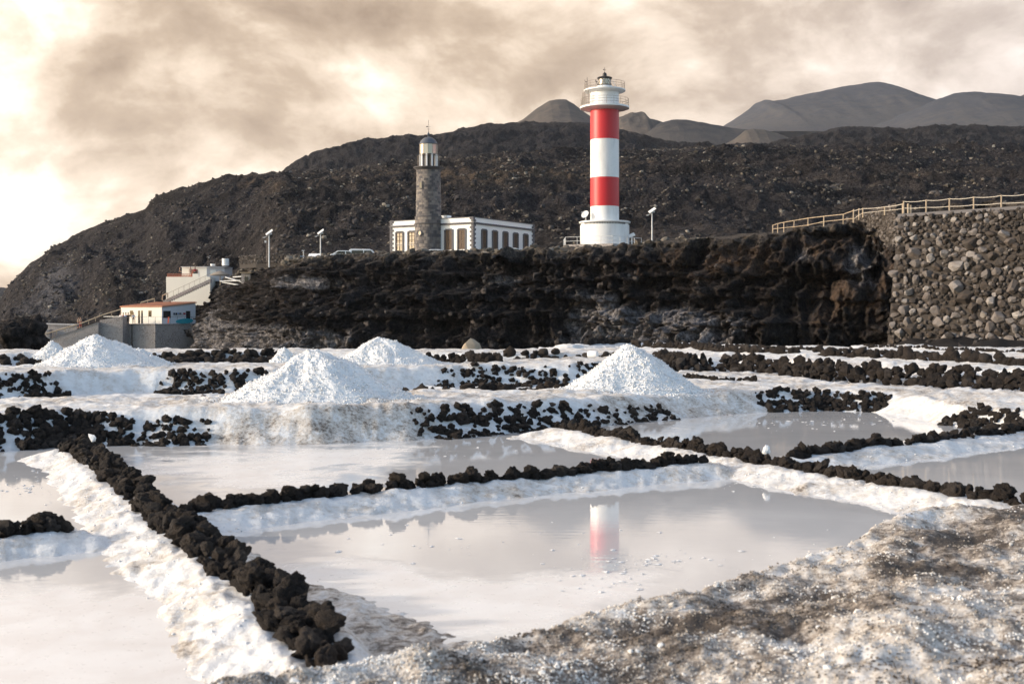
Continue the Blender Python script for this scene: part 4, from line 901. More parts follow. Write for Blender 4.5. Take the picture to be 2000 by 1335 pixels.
salt_pile('small rounded salt pile at the far left, behind the tall pointed one', 100, 691, .8, 664, 44, 48, 17, 1400, 0.026)
salt_pile('low salt pile peeping out right of the tall pointed pile', 268, 712, .75, 680, 48, 60, 19, 1100, 0.030)
salt_pile('tiny low salt heap behind the left shoulder of the largest pile', 555, 692, .8, 676, 30, 34, 23, 500, 0.035)

# ------------------------------------------------------------------ crumbs of salt on the near path and the banks
def sprinkle(name, label, n, region, size, tone_fn, mat=M_crumb, base=(OCT_V, OCT_F), flat=0.85, lift=0.2, power=2.5):
    px, py = region(n); d = (EYE - 0.35) * FPX / (py - HORIZON); x = (px - CX) / FPX * d
    z, dirt, sand = ground(x, d); sz = size * (0.35 + 1.3 * RNG.random(n) ** power)
    return tag(lumps(name, np.column_stack([x, d, z + sz * lift]), sz, mat, None, flat, 0.3, base=base, tone=tone_fn(x, d, n)), label, 'salt', kind='stuff')
rimy = curve([(380, 1352), (760, 1290), (900, 1250), (1180, 1162), (1500, 1092), (1780, 1003), (2010, 985)])
def near_path(n):
    px = RNG.uniform(380, 2080, n); top_ = rimy(px) - 4; return px, top_ + (1420 - top_) * RNG.random(n)
def near_tone(x, d, n):
    m = fbm(x * 2.2, d * 2.2, 4, 91) * 0.9 + fbm(x * 9, d * 9, 2, 92) * 0.4 + 0.5 * sstep(fbm(x * 1.1, d * 1.1, 3, 94), 0.0, 0.5)
    return np.clip(0.62 - m * 0.55 + RNG.normal(0, 0.11, n), 0, 1)
sprinkle('salt_crumbs', 'dirty salt crumbs covering the near path', 42000, near_path, 0.0065, near_tone)
sprinkle('salt_nuggets', 'larger white salt lumps scattered on the near path', 320, near_path, 0.014, lambda x, d, n: np.clip(0.66 + 0.3 * RNG.random(n), 0, 1), base=(ICO_V, ICO_F), power=4)
def slopes(n):
    L = np.array([p for p in along(WALL_A, 0.02)] + [p for p in along(WALL_B, 0.02)] + [p for p in along(WALL_C, 0.02)] + [p for p in along(WALL_D, 0.03)] + [p for p in along(WALL_E, 0.03)])
    s_ = L[RNG.integers(0, len(L), n)]; o_ = -RNG.uniform(0.2, 1.1, n)
    return s_[:, 0] - s_[:, 3] * o_ * 1.0, s_[:, 1] + s_[:, 2] * o_
n = 3000; sx, sy = slopes(n); sx, sy = sx, sy; z, _, _ = ground(sx, sy); k = z > -0.03; sz = 0.008 * (0.4 + 1.4 * RNG.random(n) ** 2.2)
tag(lumps('bank_crystals', np.column_stack([sx, sy, z])[k], sz[k], M_pile, None, 0.7, 0.25, True), 'white salt crystals crusting the slopes beside the stone walls', 'salt', kind='stuff')
# flakes of salt floating on the brine
fl = []
for (cx_, cy_, sx_, sy_, n_) in ((1450, 940, 70, 10, 46), (1270, 1095, 90, 12, 60), (1180, 1130, 70, 14, 40), (1600, 830, 90, 7, 60), (760, 875, 90, 8, 40), (60, 950, 60, 14, 70), (1000, 1060, 260, 26, 40)):
    for _ in range(n_):
        q, w = random.gauss(cx_, sx_), random.gauss(cy_, sy_); g = G(q, w, 0.0)
        if H([g[0]], [g[1]])[0] < -0.02: fl.append((g[0], g[1], 0.003))
fl = np.array(fl); tag(lumps('salt_flakes', fl, 0.008 + 0.035 * RNG.random(len(fl)) ** 3, M_pile, None, 0.22, 0.4, base=(OCT_V, OCT_F)), 'thin white flakes of salt floating on the brine', 'salt', kind='stuff')

def lone(name, label, cat, px, py, z, r, mat, meshes, sq=(1, 1, 1), tilt=0.4, group=None, at_d=None):
    x, d = G(px, py, z) if at_d is None else P(px, py, at_d)[:2]
    zz_ = float(H([x], [d])[0]) if at_d is None else P(px, py, at_d)[2]
    me = random.choice(meshes).copy(); me.materials.clear(); me.materials.append(mat)
    o = bpy.data.objects.new(name, me); COL.objects.link(o); o.location = (x, d, zz_ + r * 0.4 * sq[2]); o.scale = (r * sq[0], r * sq[1], r * sq[2]); o.rotation_euler = (random.uniform(-tilt, tilt), random.uniform(-tilt, tilt), random.uniform(0, 6))
    return tag(o, label, cat, group)
def at_wall(px, py, z): return G(px, py, z)
o = lone('salted_stone', 'white salt-capped stone on the far end of the long wall at the left', 'stone', 178, 893, .12, 0.062, M_pile, MIDS, (1.3, 1.1, .8)); o.location.z += 0.21
o = lone('salted_stone', 'pointed white salt-crusted stone among the black stones where the right-hand rows meet', 'stone', 1497, 905, .12, 0.05, M_pile, MIDS, (1, .8, 1.5)); o.location.z += 0.14
lone('salt_lump', 'single white lump of salt standing at the water edge below the centre bank', 'salt lump', 867, 866, .05, 0.06, M_pile, MIDS)
rr_ = random.Random(5); bm = bmesh.new()
for k in range(11): a_ = 2 * math.pi * k / 11; bm.verts.new((.52 * math.cos(a_) * rr_.uniform(.85, 1.1), .4 * math.sin(a_) * rr_.uniform(.85, 1.1), -.15)); bm.verts.new((.36 * math.cos(a_) * rr_.uniform(.7, 1.15), .28 * math.sin(a_) * rr_.uniform(.7, 1.1), rr_.uniform(.16, .28)))
bm.verts.new((-.05, 0, .50)); bm.verts.new((.09, .03, .46)); bmesh.ops.convex_hull(bm, input=list(bm.verts)); me = bpy.data.meshes.new('boulder'); bm.to_mesh(me); bm.free(); me.materials.append(M_ochre)
o = bpy.data.objects.new('boulder', me); COL.objects.link(o); o.location = P(921, 681, 57); tag(o, 'tan pointed boulder standing at the foot of the cliff', 'boulder')
lone('boulder', 'round dark boulder right of the back centre pile', 'boulder', 824, 703, .75, 0.27, M_lava, MIDS)
lone('boulder', 'small dark boulder touching the right flank of the back centre pile', 'boulder', 800, 698, .75, 0.18, M_lava, MIDS)
lone('boulder', 'large grey stone in the row left of the largest pile', 'boulder', 373, 768, .5, 0.17, M_boulder, BOULD)
lone('boulder', 'tall blue-grey stone in the row left of the largest pile', 'boulder', 402, 768, .5, 0.2, M_quoin, BOULD, (1, 1, 1.2))
o = lone('boulder', 'huge dark lava boulder behind the salt at the far left', 'boulder', 44, 676, .5, 1.08, M_cliff, NEAR[:6], (1.15, 1.0, 1.05), 0.1, at_d=62)
for me_o in (o,):
    for nm in ('grey', 'brown', 'top'):
        if nm not in me_o.data.attributes: me_o.data.attributes.new(nm, 'FLOAT', 'POINT')
b = MB().lathe([(0.001, -.2), (.13, -.2), (.155, -.12), (.155, .12), (.13, .2), (.001, .2)], 24)
x, d = G(1158, 704, .6)
o = b.build('barrel', M_whitecl, None, True); o.location = (x, d, float(H([x], [d])[0]) + .34); o.rotation_euler = (R(90), 0, R(62)); o.scale = (.85, .85, .8); tag(o, 'white plastic drum lying beside the right salt pile', 'barrel')

# ================================================================== BOULDER WALL ON THE RIGHT
WB0 = Vector(((1731 - CX) / FPX * 97, 97, -0.3)); WB1 = Vector(((2160 - CX) / FPX * 85, 85, -0.3))
wd = (WB1 - WB0); WLEN = wd.length; wd = wd.normalized(); wn = Vector((wd.y, -wd.x, 0)); WH = 10.4
if wn.y > 0: wn = -wn
lean = 0.17
def wall_pt(s, t, o=0.0): return WB0 + wd * s + Vector((0, 0, t)) - wn * (t * lean) + wn * o
root = empty('boulder_wall', WB0); tag(root, 'high retaining wall of rough boulders at the right edge under the rope fence', 'retaining wall')
nS, nT = 80, 60
V = []
for j in range(nT):
    for i in range(nS):
        s_, t_ = WLEN * i / (nS - 1), WH * j / (nT - 1)
        V.append(wall_pt(s_, t_, -0.12 + 0.10 * mnoise.noise(Vector((s_ * 1.2, t_ * 1.2, 0)))) - WB0)
V = [tuple(v) for v in V]
core = mesh_np('core', np.array(V), grid_faces(nT, nS), M_fill, root, True, {'tone': np.clip(0.22 + 0.22 * np.array([mnoise.noise(Vector((v[0] * 2, v[1] * 2, v[2] * 2))) for v in V]), 0, 1)})
placed = []; big_n = 0
def try_place(r, tries, tmin, tmax, fill=None):
    global big_n
    cnt = 0
    for _ in range(tries):
        s_, t_ = random.uniform(0.1, WLEN), random.uniform(tmin, tmax)
        rr_ = r * random.uniform(0.85, 1.15)
        ok = True
        for (a, b_, c_) in placed:
            if abs(a - s_) < 2 and (a - s_) ** 2 + (b_ - t_) ** 2 < ((c_ + rr_) * 0.71) ** 2: ok = False; break
        if ok:
            placed.append((s_, t_, rr_)); cnt += 1
            if fill is None:
                if big_n < 300:
                    o = put_stone(root, BOULD, wall_pt(s_, t_, -0.02), rr_, 'boulder', (1.0, 0.8, 1.0), 0.6); big_n += 1
            else: fill.append((s_, t_, rr_))
            if fill is None and big_n >= 300: return
try_place(0.64, 22, 0.5, 8.2); try_place(0.48, 200, 0.3, 8.6); try_place(0.37, 600, 0.2, 8.9); try_place(0.28, 2200, 0.1, 10.2)
fill = []; try_place(0.27, 1500, 0.1, 10.3, fill); try_place(0.19, 3600, 0.0, 10.4, fill); try_place(0.12, 3600, 0.0, 10.4, fill)
fp = np.array([tuple(wall_pt(s_, t_, -0.03) - WB0) for s_, t_, _ in fill])
lumps('fill_stones', fp, np.array([r_ for _, _, r_ in fill]), M_fill, root, 0.95, 0.25, tone=RNG.random(len(fill)) ** 1.2)['kind'] = 'stuff'
cap = MB(); cap.box(tuple((wall_pt(WLEN / 2, WH + 0.05, -0.45) - WB0)), (WLEN, 0.9, 0.25), math.atan2(wd.y, wd.x)); cap.build('capping', M_quoin, root)
# wall of smaller stones where the fence turns
q0, q1 = P(1655, 441, 112), P(1750, 434, 103)
root = empty('rubble_wall', q0); tag(root, 'lower wall of small grey stones left of the boulder wall top', 'retaining wall')
qd = (q1 - q0); qd.z = 0
core = MB(); core.prism([(0, -4.6), (qd.length, -4.6), (qd.length, 1.25), (0, 0.75)], 'y', 0.0, 0.8); c_ = core.build('core', M_fill, root); c_.rotation_euler.z = math.atan2(qd.y, qd.x)
a = c_.data.attributes.new('tone', 'FLOAT', 'POINT'); a.data.foreach_set('value', [0.25] * len(c_.data.vertices))
pts = []
for _ in range(900):
    s_ = random.random(); t_ = random.uniform(-4.4, 0.72 + 0.48 * s_); pts.append(tuple(qd * s_ + Vector((0, -0.03, t_))))
lumps('small_stones', np.array(pts), 0.13 + 0.10 * RNG.random(900), M_fill, root, 0.9, 0.25, tone=0.35 + 0.6 * RNG.random(900))['kind'] = 'stuff'

# ------------------------------------------------------------------ fences on the right
def fence(label, posts, d_fn, ropes, name='rope_fence', thick=0.055, group=None):
    pts = [(P(px, yt, d_fn(px)), P(px, yb, d_fn(px))) for px, yt, yb in posts]
    root = empty(name, pts[0][1]); tag(root, label, 'fence', group)
    for t_, b_ in pts:
        m = MB().tube(b_ - root.location - Vector((0, 0, .25)), t_ - root.location, thick, thick * 0.92, 8); m.build('post', M_wood, root, True)
    for fr, rad, sag in ropes:
        m = MB()
        for (t0, b0), (t1, b1) in zip(pts[:-1], pts[1:]):
            a_, b_ = t0.lerp(b0, fr), t1.lerp(b1, fr); seg_ = [a_.lerp(b_, k / 6) - Vector((0, 0, sag * math.sin(math.pi * k / 6))) - root.location for k in range(7)]
            m.rail(seg_, rad, 6)
        m.build('rope' if sag else 'rail', M_rope if sag else M_wood, root, True)
    return root
dw = curve([(1500, 125), (1680, 108), (1740, 99), (2160, 87)])
fence('post and rope fence along the top of the boulder wall', [(1765, 392.5, 410), (1809, 390, 408.5), (1854.4, 387, 407), (1901.7, 384, 404), (1955.8, 380.8, 401), (2012, 377, 398), (2075, 373, 394)], dw, [(0.06, 0.028, 0.07), (0.80, 0.028, 0.04)], thick=0.066)
fence('lower rope fence stepping down from the boulder wall to the cliff', [(1667, 408.6, 434), (1677.6, 406.8, 424), (1685.4, 406, 419), (1727.8, 403, 414), (1763, 397, 411)], dw, [(0.1, 0.028, 0.04), (0.75, 0.022, 0.02)], thick=0.062)
fence('pale timber rail fence on the cliff rim left of the boulder wall', [(1509.4, 439.3, 450), (1519, 436, 450), (1531, 433.3, 449), (1551, 429.7, 448), (1578.3, 425, 445), (1609, 421.6, 437), (1647, 417.7, 433), (1667, 410, 433)], dw, [(0.05, 0.038, 0.0), (0.72, 0.032, 0.0)], 'rail_fence', 0.055)
for q, lab in ((1773.8, 'left of the pair of short pale stumps behind the rope fence'), (1778.6, 'right of the pair of short pale stumps behind the rope fence')):
    m = MB().tube((0, 0, -.3), (0, 0, .5 if q < 1775 else .38), .09, .09, 8); o = m.build('stump', M_wood, None, True); o.location = P(q, 409.5, 101); tag(o, lab, 'post')

# ================================================================== RED AND WHITE LIGHTHOUSE
LD = 168.0
def lz(py): return EYE + (HORIZON - py) * LD / FPX
LX = (1181 - CX) / FPX * LD; S = LD / FPX
lh = empty('striped_lighthouse', (LX, LD, lz(484))); tag(lh, 'tall round lighthouse tower with red and white bands and two galleries', 'lighthouse')
L0 = lz(484)
def Lz(py): return lz(py) - L0
m = MB().lathe([(3.35, 0), (3.35, Lz(440)), (3.22, Lz(439.9)), (3.22, Lz(436.5)), (3.35, Lz(436.4)), (3.35, Lz(435.5))], 72); m.build('base_drum', M_lhwhite, lh, True)
m = MB().lathe([(3.36, Lz(436.6)), (3.5, Lz(436)), (3.52, Lz(433.5)), (3.4, Lz(432.8)), (1.9, Lz(432.2))], 72); m.build('base_cornice', M_lhwhite, lh, True)
m = MB()
for i in range(30):
    a = R(-150 + i * 3.9); m.box((3.25 * math.cos(a), 3.25 * math.sin(a), Lz(438.3)), (0.05, 0.085, 0.24), a)
m.build('ventilation_slots', M_dark, lh)
for nm, y0, y1, mt in (('white_band', 432.4, 403.7, M_lhwhite), ('red_band', 403.7, 347.7, M_red), ('white_band', 347.7, 273.7, M_lhwhite), ('red_band', 273.7, 214.5, M_red)):
    MB().lathe([(1.965 if mt is M_red else 1.96, Lz(y0)), (1.955 if mt is M_red else 1.95, Lz(y1))], 72).build(nm, mt, lh, True)
g = MB().lathe([(1.9, Lz(217)), (2.3, Lz(215.6)), (3.2, Lz(213.4)), (3.36, Lz(212.6)), (3.36, Lz(209.5)), (3.2, Lz(209.3)), (1.8, Lz(209.3))], 72).build('lower_gallery', M_lhwhite, lh, True)
MB().lathe([(1.95, Lz(209.6)), (1.95, Lz(179))], 72).build('watch_room', M_lhwhite, lh, True)
m = MB()
for y in (196, 205, 201): m.lathe([(1.953, Lz(y)), (1.975, Lz(y - 0.3)), (1.953, Lz(y - 0.6))], 64, cap=False)
m.build('seam', M_steel, lh, True)
MB().lathe([(1.9, Lz(182)), (2.7, Lz(179.6)), (2.84, Lz(178.6)), (2.84, Lz(176.2)), (1.2, Lz(175.6))], 72).build('upper_gallery', M_lhwhite, lh, True)
MB().lathe([(1.35, Lz(177)), (1.3, Lz(172.5)), (1.08, Lz(170.5)), (1.05, Lz(168.5))], 48).build('lantern_base', M_lhwhite, lh, True)
MB().lathe([(1.02, Lz(169)), (1.05, Lz(167.8)), (0.98, Lz(167))], 40).build('lantern_sill', M_dark, lh, True)
MB().lathe([(0.86, Lz(167.2)), (0.86, Lz(153))], 40).build('lantern_glass', M_lensglass, lh, True)
m = MB()
for i in range(8):
    a = i * math.pi / 4 + .2; b2 = a + math.pi / 4
    m.tube((.93 * math.cos(a), .93 * math.sin(a), Lz(168)), (.93 * math.cos(b2), .93 * math.sin(b2), Lz(153)), .028, n=5); m.tube((.93 * math.cos(b2), .93 * math.sin(b2), Lz(168)), (.93 * math.cos(a), .93 * math.sin(a), Lz(153)), .028, n=5)
m.build('astragals', M_dark, lh)
MB().lathe([(.3, Lz(167)), (.42, Lz(163)), (.42, Lz(157)), (.2, Lz(154))], 20).build('lamp', M_steel, lh, True)
MB().lathe([(0.85, Lz(155.5)), (1.02, Lz(153.2)), (1.04, Lz(152.6)), (.95, Lz(151.3)), (0.5, Lz(149.6)), (.28, Lz(148.5)), (.30, Lz(146.5)), (.24, Lz(143.5)), (.08, Lz(141.8)), (.03, Lz(141))], 40).build('lantern_roof', M_dark, lh, True)
m = MB().tube((0, 0, Lz(141.5)), (0, 0, Lz(132)), .025, n=6).tube((-.2, 0, Lz(137)), (.2, 0, Lz(137)), .022, n=6).tube((0, -.2, Lz(138.8)), (0, .2, Lz(138.8)), .022, n=6).box((-.14, 0, Lz(136.2)), (.14, .02, .1)); m.build('weather_vane', M_dark, lh)
def ring_rail(rad, z0, h, posts, r=.022, bars=(0.34, .67, 1.0)):
    m = MB()
    for i in range(posts):
        a = 2 * math.pi * i / posts; m.tube((rad * math.cos(a), rad * math.sin(a), z0), (rad * math.cos(a), rad * math.sin(a), z0 + h), r, n=5)
    n = 56
    for k in bars:
        for i in range(n):
            a, b_ = 2 * math.pi * i / n, 2 * math.pi * (i + 1) / n; m.tube((rad * math.cos(a), rad * math.sin(a), z0 + h * k), (rad * math.cos(b_), rad * math.sin(b_), z0 + h * k), r, n=5, cap=False)
    return m
ring_rail(3.26, Lz(209.4), 1.05, 20).build('lower_railing', M_rust, lh)
ring_rail(2.74, Lz(176.3), 1.0, 18).build('upper_railing', M_rust, lh)
m = MB()                                                            # caged ladder between the galleries
for k in range(7): m.tube((-2.75, -1.3, Lz(209) + .3 * k), (-2.3, -1.45, Lz(209) + .3 * k), .02, n=5)
m.tube((-2.75, -1.3, Lz(209.3)), (-2.75, -1.3, Lz(178)), .03, n=5).tube((-2.3, -1.45, Lz(209.3)), (-2.3, -1.45, Lz(178)), .03, n=5)
for k in range(8): m.tube((-3.2 + .05 * k, -.9 - .05 * k, Lz(209)), (-3.1 + .05 * k, -.9 - .05 * k, Lz(183)), .014, n=4)
m.build('ladder', M_rust, lh)
m = MB().tube((-2.45, -.9, Lz(176)), (-2.45, -.9, Lz(154)), .03, n=6).tube((-2.45, -.9, Lz(162)), (-2.7, -.9, Lz(163)), .03, n=6).tube((-2.7, -.9, Lz(163)), (-2.78, -.9, Lz(158.5)), .03, n=6).tube((-1.1, -1.8, Lz(172)), (-1.25, -1.9, Lz(164)), .04, n=6).tube((-1.2, -1.9, Lz(165)), (-1.42, -2.0, Lz(163)), .07, n=6); m.build('antenna', M_dark, lh)
m = MB().tube((1.05, -.3, Lz(158)), (1.65, -.6, Lz(176)), .035, n=5); m.build('stay', M_steel, lh)
# satellite dish on the base drum
dish = empty('satellite_dish', P(1143.5, 433, LD - 1)); tag(dish, 'white satellite dish on the base of the striped lighthouse', 'satellite dish')
m = MB(); prof = [(0.02, 0.0), (.2, .015), (.4, .06), (.55, .13), (.57, .15), (.54, .15), (.39, .09), (.02, .03)]
m.lathe(prof, 32); o = m.build('reflector', M_steel, dish, True); o.location = (0, 0, .95); o.rotation_euler = (R(62), R(0), R(-38))
MB().tube((.08, 0, -.06), (.02, 0, .9), .04, n=8).tube((-.2, .0, -.06), (.03, 0, .4), .025, n=6).build('mast', M_steel, dish)
MB().tube((-.1, -.1, .8), (-.48, -.55, 1.22), .02, n=6).box((-.5, -.57, 1.24), (.12, .12, .12)).build('feed_arm', M_steel, dish)
# platform and railing round the tower foot
pf = empty('lighthouse_platform', P(1103, 484.5, 163.5)); tag(pf, 'concrete platform with white railing round the foot of the striped lighthouse', 'platform')
c0, c1, c2 = P(1103, 484.5, 164) - pf.location, P(1197, 481, 161.5) - pf.location, P(1253, 481, 166) - pf.location
zt_ = P(1103, 477.6, 164).z - pf.location.z
MB().prism([(c0.x, c0.y), (c1.x, c1.y), (c2.x, c2.y), (c2.x, c2.y + 7), (c0.x, c0.y + 7)], 'z', -0.8, zt_).build('slab', M_concrete, pf)
def railing(pts, z0, h, step, r=0.03, bars=(0.45, 1.0)):
    m = MB()
    for a, b_ in zip(pts[:-1], pts[1:]):
        n = max(1, int((b_ - a).length / step))
        for k in range(n + 1):
            q = a.lerp(b_, k / n); m.tube((q.x, q.y, z0), (q.x, q.y, z0 + h), r, n=5)
        for br in bars: m.tube((a.x, a.y, z0 + h * br), (b_.x, b_.y, z0 + h * br), r * .9, n=5)
    return m
railing([c0 + Vector((0.1, .1, 0)), c1 + Vector((0, .1, 0)), c2 + Vector((0, .1, 0))], zt_, 1.0, 1.5, .035).build('railing', M_steel, pf)
railing([c0 + Vector((0.1, .1, 0)), c0 + Vector((.1, 6, 0))], zt_, 1.0, 1.2, .045).build('railing', M_steel, pf)

# ================================================================== OLD STONE LIGHTHOUSE AND ITS HOUSE
HC0 = Vector((-5.2, 165.0, 11.0)); HRZ = math.atan2(.85, .527)
house = empty('lighthouse_house', HC0, HRZ); tag(house, 'long white flat-roofed house with dark stone corners round the old stone tower', 'house')
HL, HWd, HH = 16.0, 14.0, 4.47
MB().prism([(0.06, 0.06), (HL - .06, 0.06), (HL - .06, HWd - .06), (0.06, HWd - .06)], 'z', -1.2, HH).build('wall', M_white, house)
def ringbox(m, o_, t, z0, z1):
    m.prism([(-o_, -o_), (HL + o_, -o_), (HL + o_, t), (-o_, t)], 'z', z0, z1); m.prism([(-o_, t), (t, t), (t, HWd + o_), (-o_, HWd + o_)], 'z', z0, z1)
    m.prism([(HL - t, t), (HL + o_, t), (HL + o_, HWd + o_), (HL - t, HWd + o_)], 'z', z0, z1); m.prism([(t, HWd - t), (HL - t, HWd - t), (HL - t, HWd + o_), (t, HWd + o_)], 'z', z0, z1); return m
ringbox(MB(), .12, .1, 3.60, 3.84).build('cornice', M_quoin, house)
ringbox(MB(), .02, .12, HH + .002, HH + .09).build('parapet_cap', M_quoin, house)
m = MB()
for (qx, qy, sx_, sy_) in ((0, 0, 1, 1), (HL, 0, -1, 1), (0, HWd, 1, -1)):
    for k in range(17):
        if 3.56 < -.6 + k * .30 + .15 < 3.88: continue
        big = k % 2; ex, ey = (.62, .34) if big else (.36, .58)
        m.box((qx + sx_ * (ex / 2 - .03), qy + sy_ * (ey / 2 - .03), -.6 + k * .30 + .15), (ex + .002 * k, ey + .002 * k, .285))
q = m.build('quoins', M_quoin, house); q['kind'] = 'stuff'
def window(axis, t, mat_leaf, glazed=False):
    w, h, z0 = 1.05, 2.62, 0.22
    loc = (0.0, t, z0) if axis == 'y' else (t, 0.0, z0)
    def bx(m, a, z, wa, hz_, dep, out_):                             # along the wall, height, widths, how far it stands proud
        if axis == 'y': return m.box((-out_ + dep / 2, a, z), (dep, wa, hz_))
        return m.box((a, -out_ + dep / 2, z), (wa, dep, hz_))
    fr = MB(); bx(fr, -w / 2 - .11, h / 2, .22, h + .22, .2, .05); bx(fr, w / 2 + .11, h / 2, .22, h + .22, .2, .05); bx(fr, 0, h + .115, w - .004, .225, .2, .05)
    f = fr.build('window', M_quoin, house); f.location = loc
    if glazed:
        pm = MB(); bx(pm, 0, h / 2, w, h, .04, -.045); pm.build('pane', M_warmglass, f)
        mm = MB()
        for a in (-.5, 0, .5): bx(mm, a * (w - .08), h / 2, .09, h - .002, .05, .0)
        for z in (0.05, .9, 1.5, 2.1, 2.56): bx(mm, 0, z, w - .01, .07, .05, .01)
        mm.build('mullion', M_shutter, f)
        gr = MB()
        for z in (0.85, 1.1): bx(gr, 0, z, w - .02, .04, .05, .03)
        gr.build('guard_rail', M_steel, f)
    else:
        for sgn in (-1, 1):
            lm = MB(); bx(lm, sgn * w / 4, h / 2, w / 2 - .02, h, .05, -.04)
            for z in (0.55, 1.5, 2.2): bx(lm, sgn * w / 4, z, w / 2 - .12, .5, .03, -.01)
            lm.build('shutter', mat_leaf, f)
    return f
for t, gl in ((12.37, True), (10.26, True), (4.03, False), (1.9, False)): window('y', t, M_shutter, gl)
for t in (2.73, 5.44, 8.17, 10.9, 13.64): window('x', t, M_shutter)
MB().box((3.0, 6.5, HH + .35), (1.0, 1.0, .7)).build('roof_vent', M_white, house)

TX, TD = -11.45, 168.6
def tz(py): return EYE + (HORIZON - py) * TD / FPX - 10.8
tw = empty('stone_lighthouse', (TX, TD, 10.8)); tag(tw, 'old round lighthouse tower of grey stone blocks with a glazed lantern and dark dome', 'lighthouse')
def block_shaft(zs, rad_fn, n, name):
    V, F, T = [], [], []
    for k in range(len(zs) - 1):
        z0, z1 = zs[k] + .012, zs[k + 1] - .012
        for i in range(n):
            a0 = (i + (k % 2) * .5) * 2 * math.pi / n + .008; a1 = (i + 1 + (k % 2) * .5) * 2 * math.pi / n - .008; pr = random.uniform(-.012, .02); tone = random.random() ** 0.75 if random.random() > .12 else 0.0
            if 0.52 < k / len(zs) < 0.60 and random.random() < 0.35: tone = 0.0
            b_ = len(V)
            for z in (z0, z1):
                for a in (a0, (a0 + a1) / 2, a1):
                    for r_ in (rad_fn(z) + pr, rad_fn(z) - .22): V.append((r_ * math.cos(a), r_ * math.sin(a), z))
            for (p, q_, r_, s_) in ((0, 2, 8, 6), (2, 4, 10, 8), (0, 6, 7, 1), (4, 5, 11, 10), (6, 8, 9, 7), (8, 10, 11, 9), (0, 1, 3, 2), (2, 3, 5, 4)): F.append((b_ + p, b_ + q_, b_ + r_, b_ + s_))
            T += [tone] * 12
    o = mesh_np(name, np.array(V), np.array(F), M_block, tw, False, {'tone': T}); o['kind'] = 'stuff'; return o
def attr_tone(o, v): a = o.data.attributes.new('tone', 'FLOAT', 'POINT'); a.data.foreach_set('value', [v] * len(o.data.vertices)); return o
rt = lambda z: 1.74 - .10 * (z - tz(424)) / (tz(333) - tz(424))
block_shaft(np.linspace(-1.0, tz(438.5), 12), lambda z: 1.86, 22, 'base_blocks')
block_shaft(np.linspace(tz(436.5), tz(425), 3), lambda z: 1.84, 22, 'band_blocks')
block_shaft(np.linspace(tz(423), tz(333), 22), rt, 20, 'shaft_blocks')
attr_tone(MB().lathe([(1.66, -1.0), (1.64, tz(424)), (1.52, tz(333))], 48).build('core', M_block, tw, True), 0.12)
attr_tone(MB().lathe([(1.8, tz(439)), (1.98, tz(438.4)), (1.98, tz(436.9)), (1.8, tz(436.3))], 48).build('string_course', M_block, tw, True), 0.1)
attr_tone(MB().lathe([(1.7, tz(425.4)), (1.9, tz(424.9)), (1.9, tz(423.4)), (1.7, tz(422.8))], 48).build('string_course', M_block, tw, True), 0.15)
attr_tone(MB().lathe([(1.6, tz(334)), (1.66, tz(332.6)), (1.82, tz(331.5)), (1.9, tz(330)), (2.08, tz(328.8)), (2.1, tz(327.2)), (1.4, tz(326.6))], 56).build('corbelled_gallery', M_block, tw, True), 0.02)
m = MB(); m.lathe([(.42, 0), (.42, .12), (.30, .12), (.30, 0)], 28); o = m.build('porthole', M_quoin, tw, True); o.location = (-1.1, -1.50, tz(456.5)); o.rotation_euler = (R(90), 0, R(-36))
m = MB(); m.lathe([(.31, 0), (.31, .04)], 28); o2 = m.build('pane', M_warmglass, o, True)
m = MB().box((0, 0, 0), (.55, .12, 1.0)); o = m.build('window', M_quoin, tw); o.location = (-.95, -1.42, tz(363.5)); o.rotation_euler = (0, 0, R(-34))
m = MB().box((0, -.05, 0), (.34, .06, .8)); m.build('pane', M_pane, o)
m = MB()
for i in range(10):
    a = 2 * math.pi * (i + .25) / 10; m.box((1.18 * math.cos(a), 1.18 * math.sin(a), (tz(326.5) + tz(302)) / 2), (.20, .20, tz(302) - tz(326.5)), a)
m.build('lantern_columns', M_lhwhite, tw)
MB().lathe([(.62, tz(326.5)), (.62, tz(302))], 24).build('inner_core', M_dark, tw, True)
m = MB(); n = 12
for i in range(n):
    a0, a1 = 2 * math.pi * i / n, 2 * math.pi * (i + 1) / n; r_ = 1.24
    p = [(r_ * math.cos(a0), r_ * math.sin(a0)), (r_ * math.cos(a1), r_ * math.sin(a1)), (.95 * math.cos(a1), .95 * math.sin(a1)), (.95 * math.cos(a0), .95 * math.sin(a0))]
    m.prism(p, 'z', tz(302), tz(282.5))
m.build('lantern_glazing', M_lensglass, tw)
m = MB()
for i in range(n):
    a = 2 * math.pi * i / n; m.tube((1.25 * math.cos(a), 1.25 * math.sin(a), tz(302.3)), (1.25 * math.cos(a), 1.25 * math.sin(a), tz(282)), .03, n=5)
for y in (302.2, 282.3): m.lathe([(1.22, tz(y) - .03), (1.29, tz(y)), (1.22, tz(y) + .05)], 36, cap=False)
m.build('glazing_bars', M_rust, tw)
ring_rail(1.5, tz(326.5), 1.5, 14, .02, (1.0,)).build('railing', M_rust, tw)
MB().lathe([(1.2, tz(282.6)), (1.31, tz(282)), (1.31, tz(281)), (1.2, tz(280)), (1.12, tz(277)), (.92, tz(273)), (.6, tz(269.6)), (.24, tz(268)), (.12, tz(267.4)), (.10, tz(266)), (.19, tz(264.6)), (.22, tz(262.6)), (.12, tz(260.4)), (.05, tz(259.2)), (.1, tz(258.4)), (.03, tz(257.4))], 40).build('dome', M_lead, tw, True)
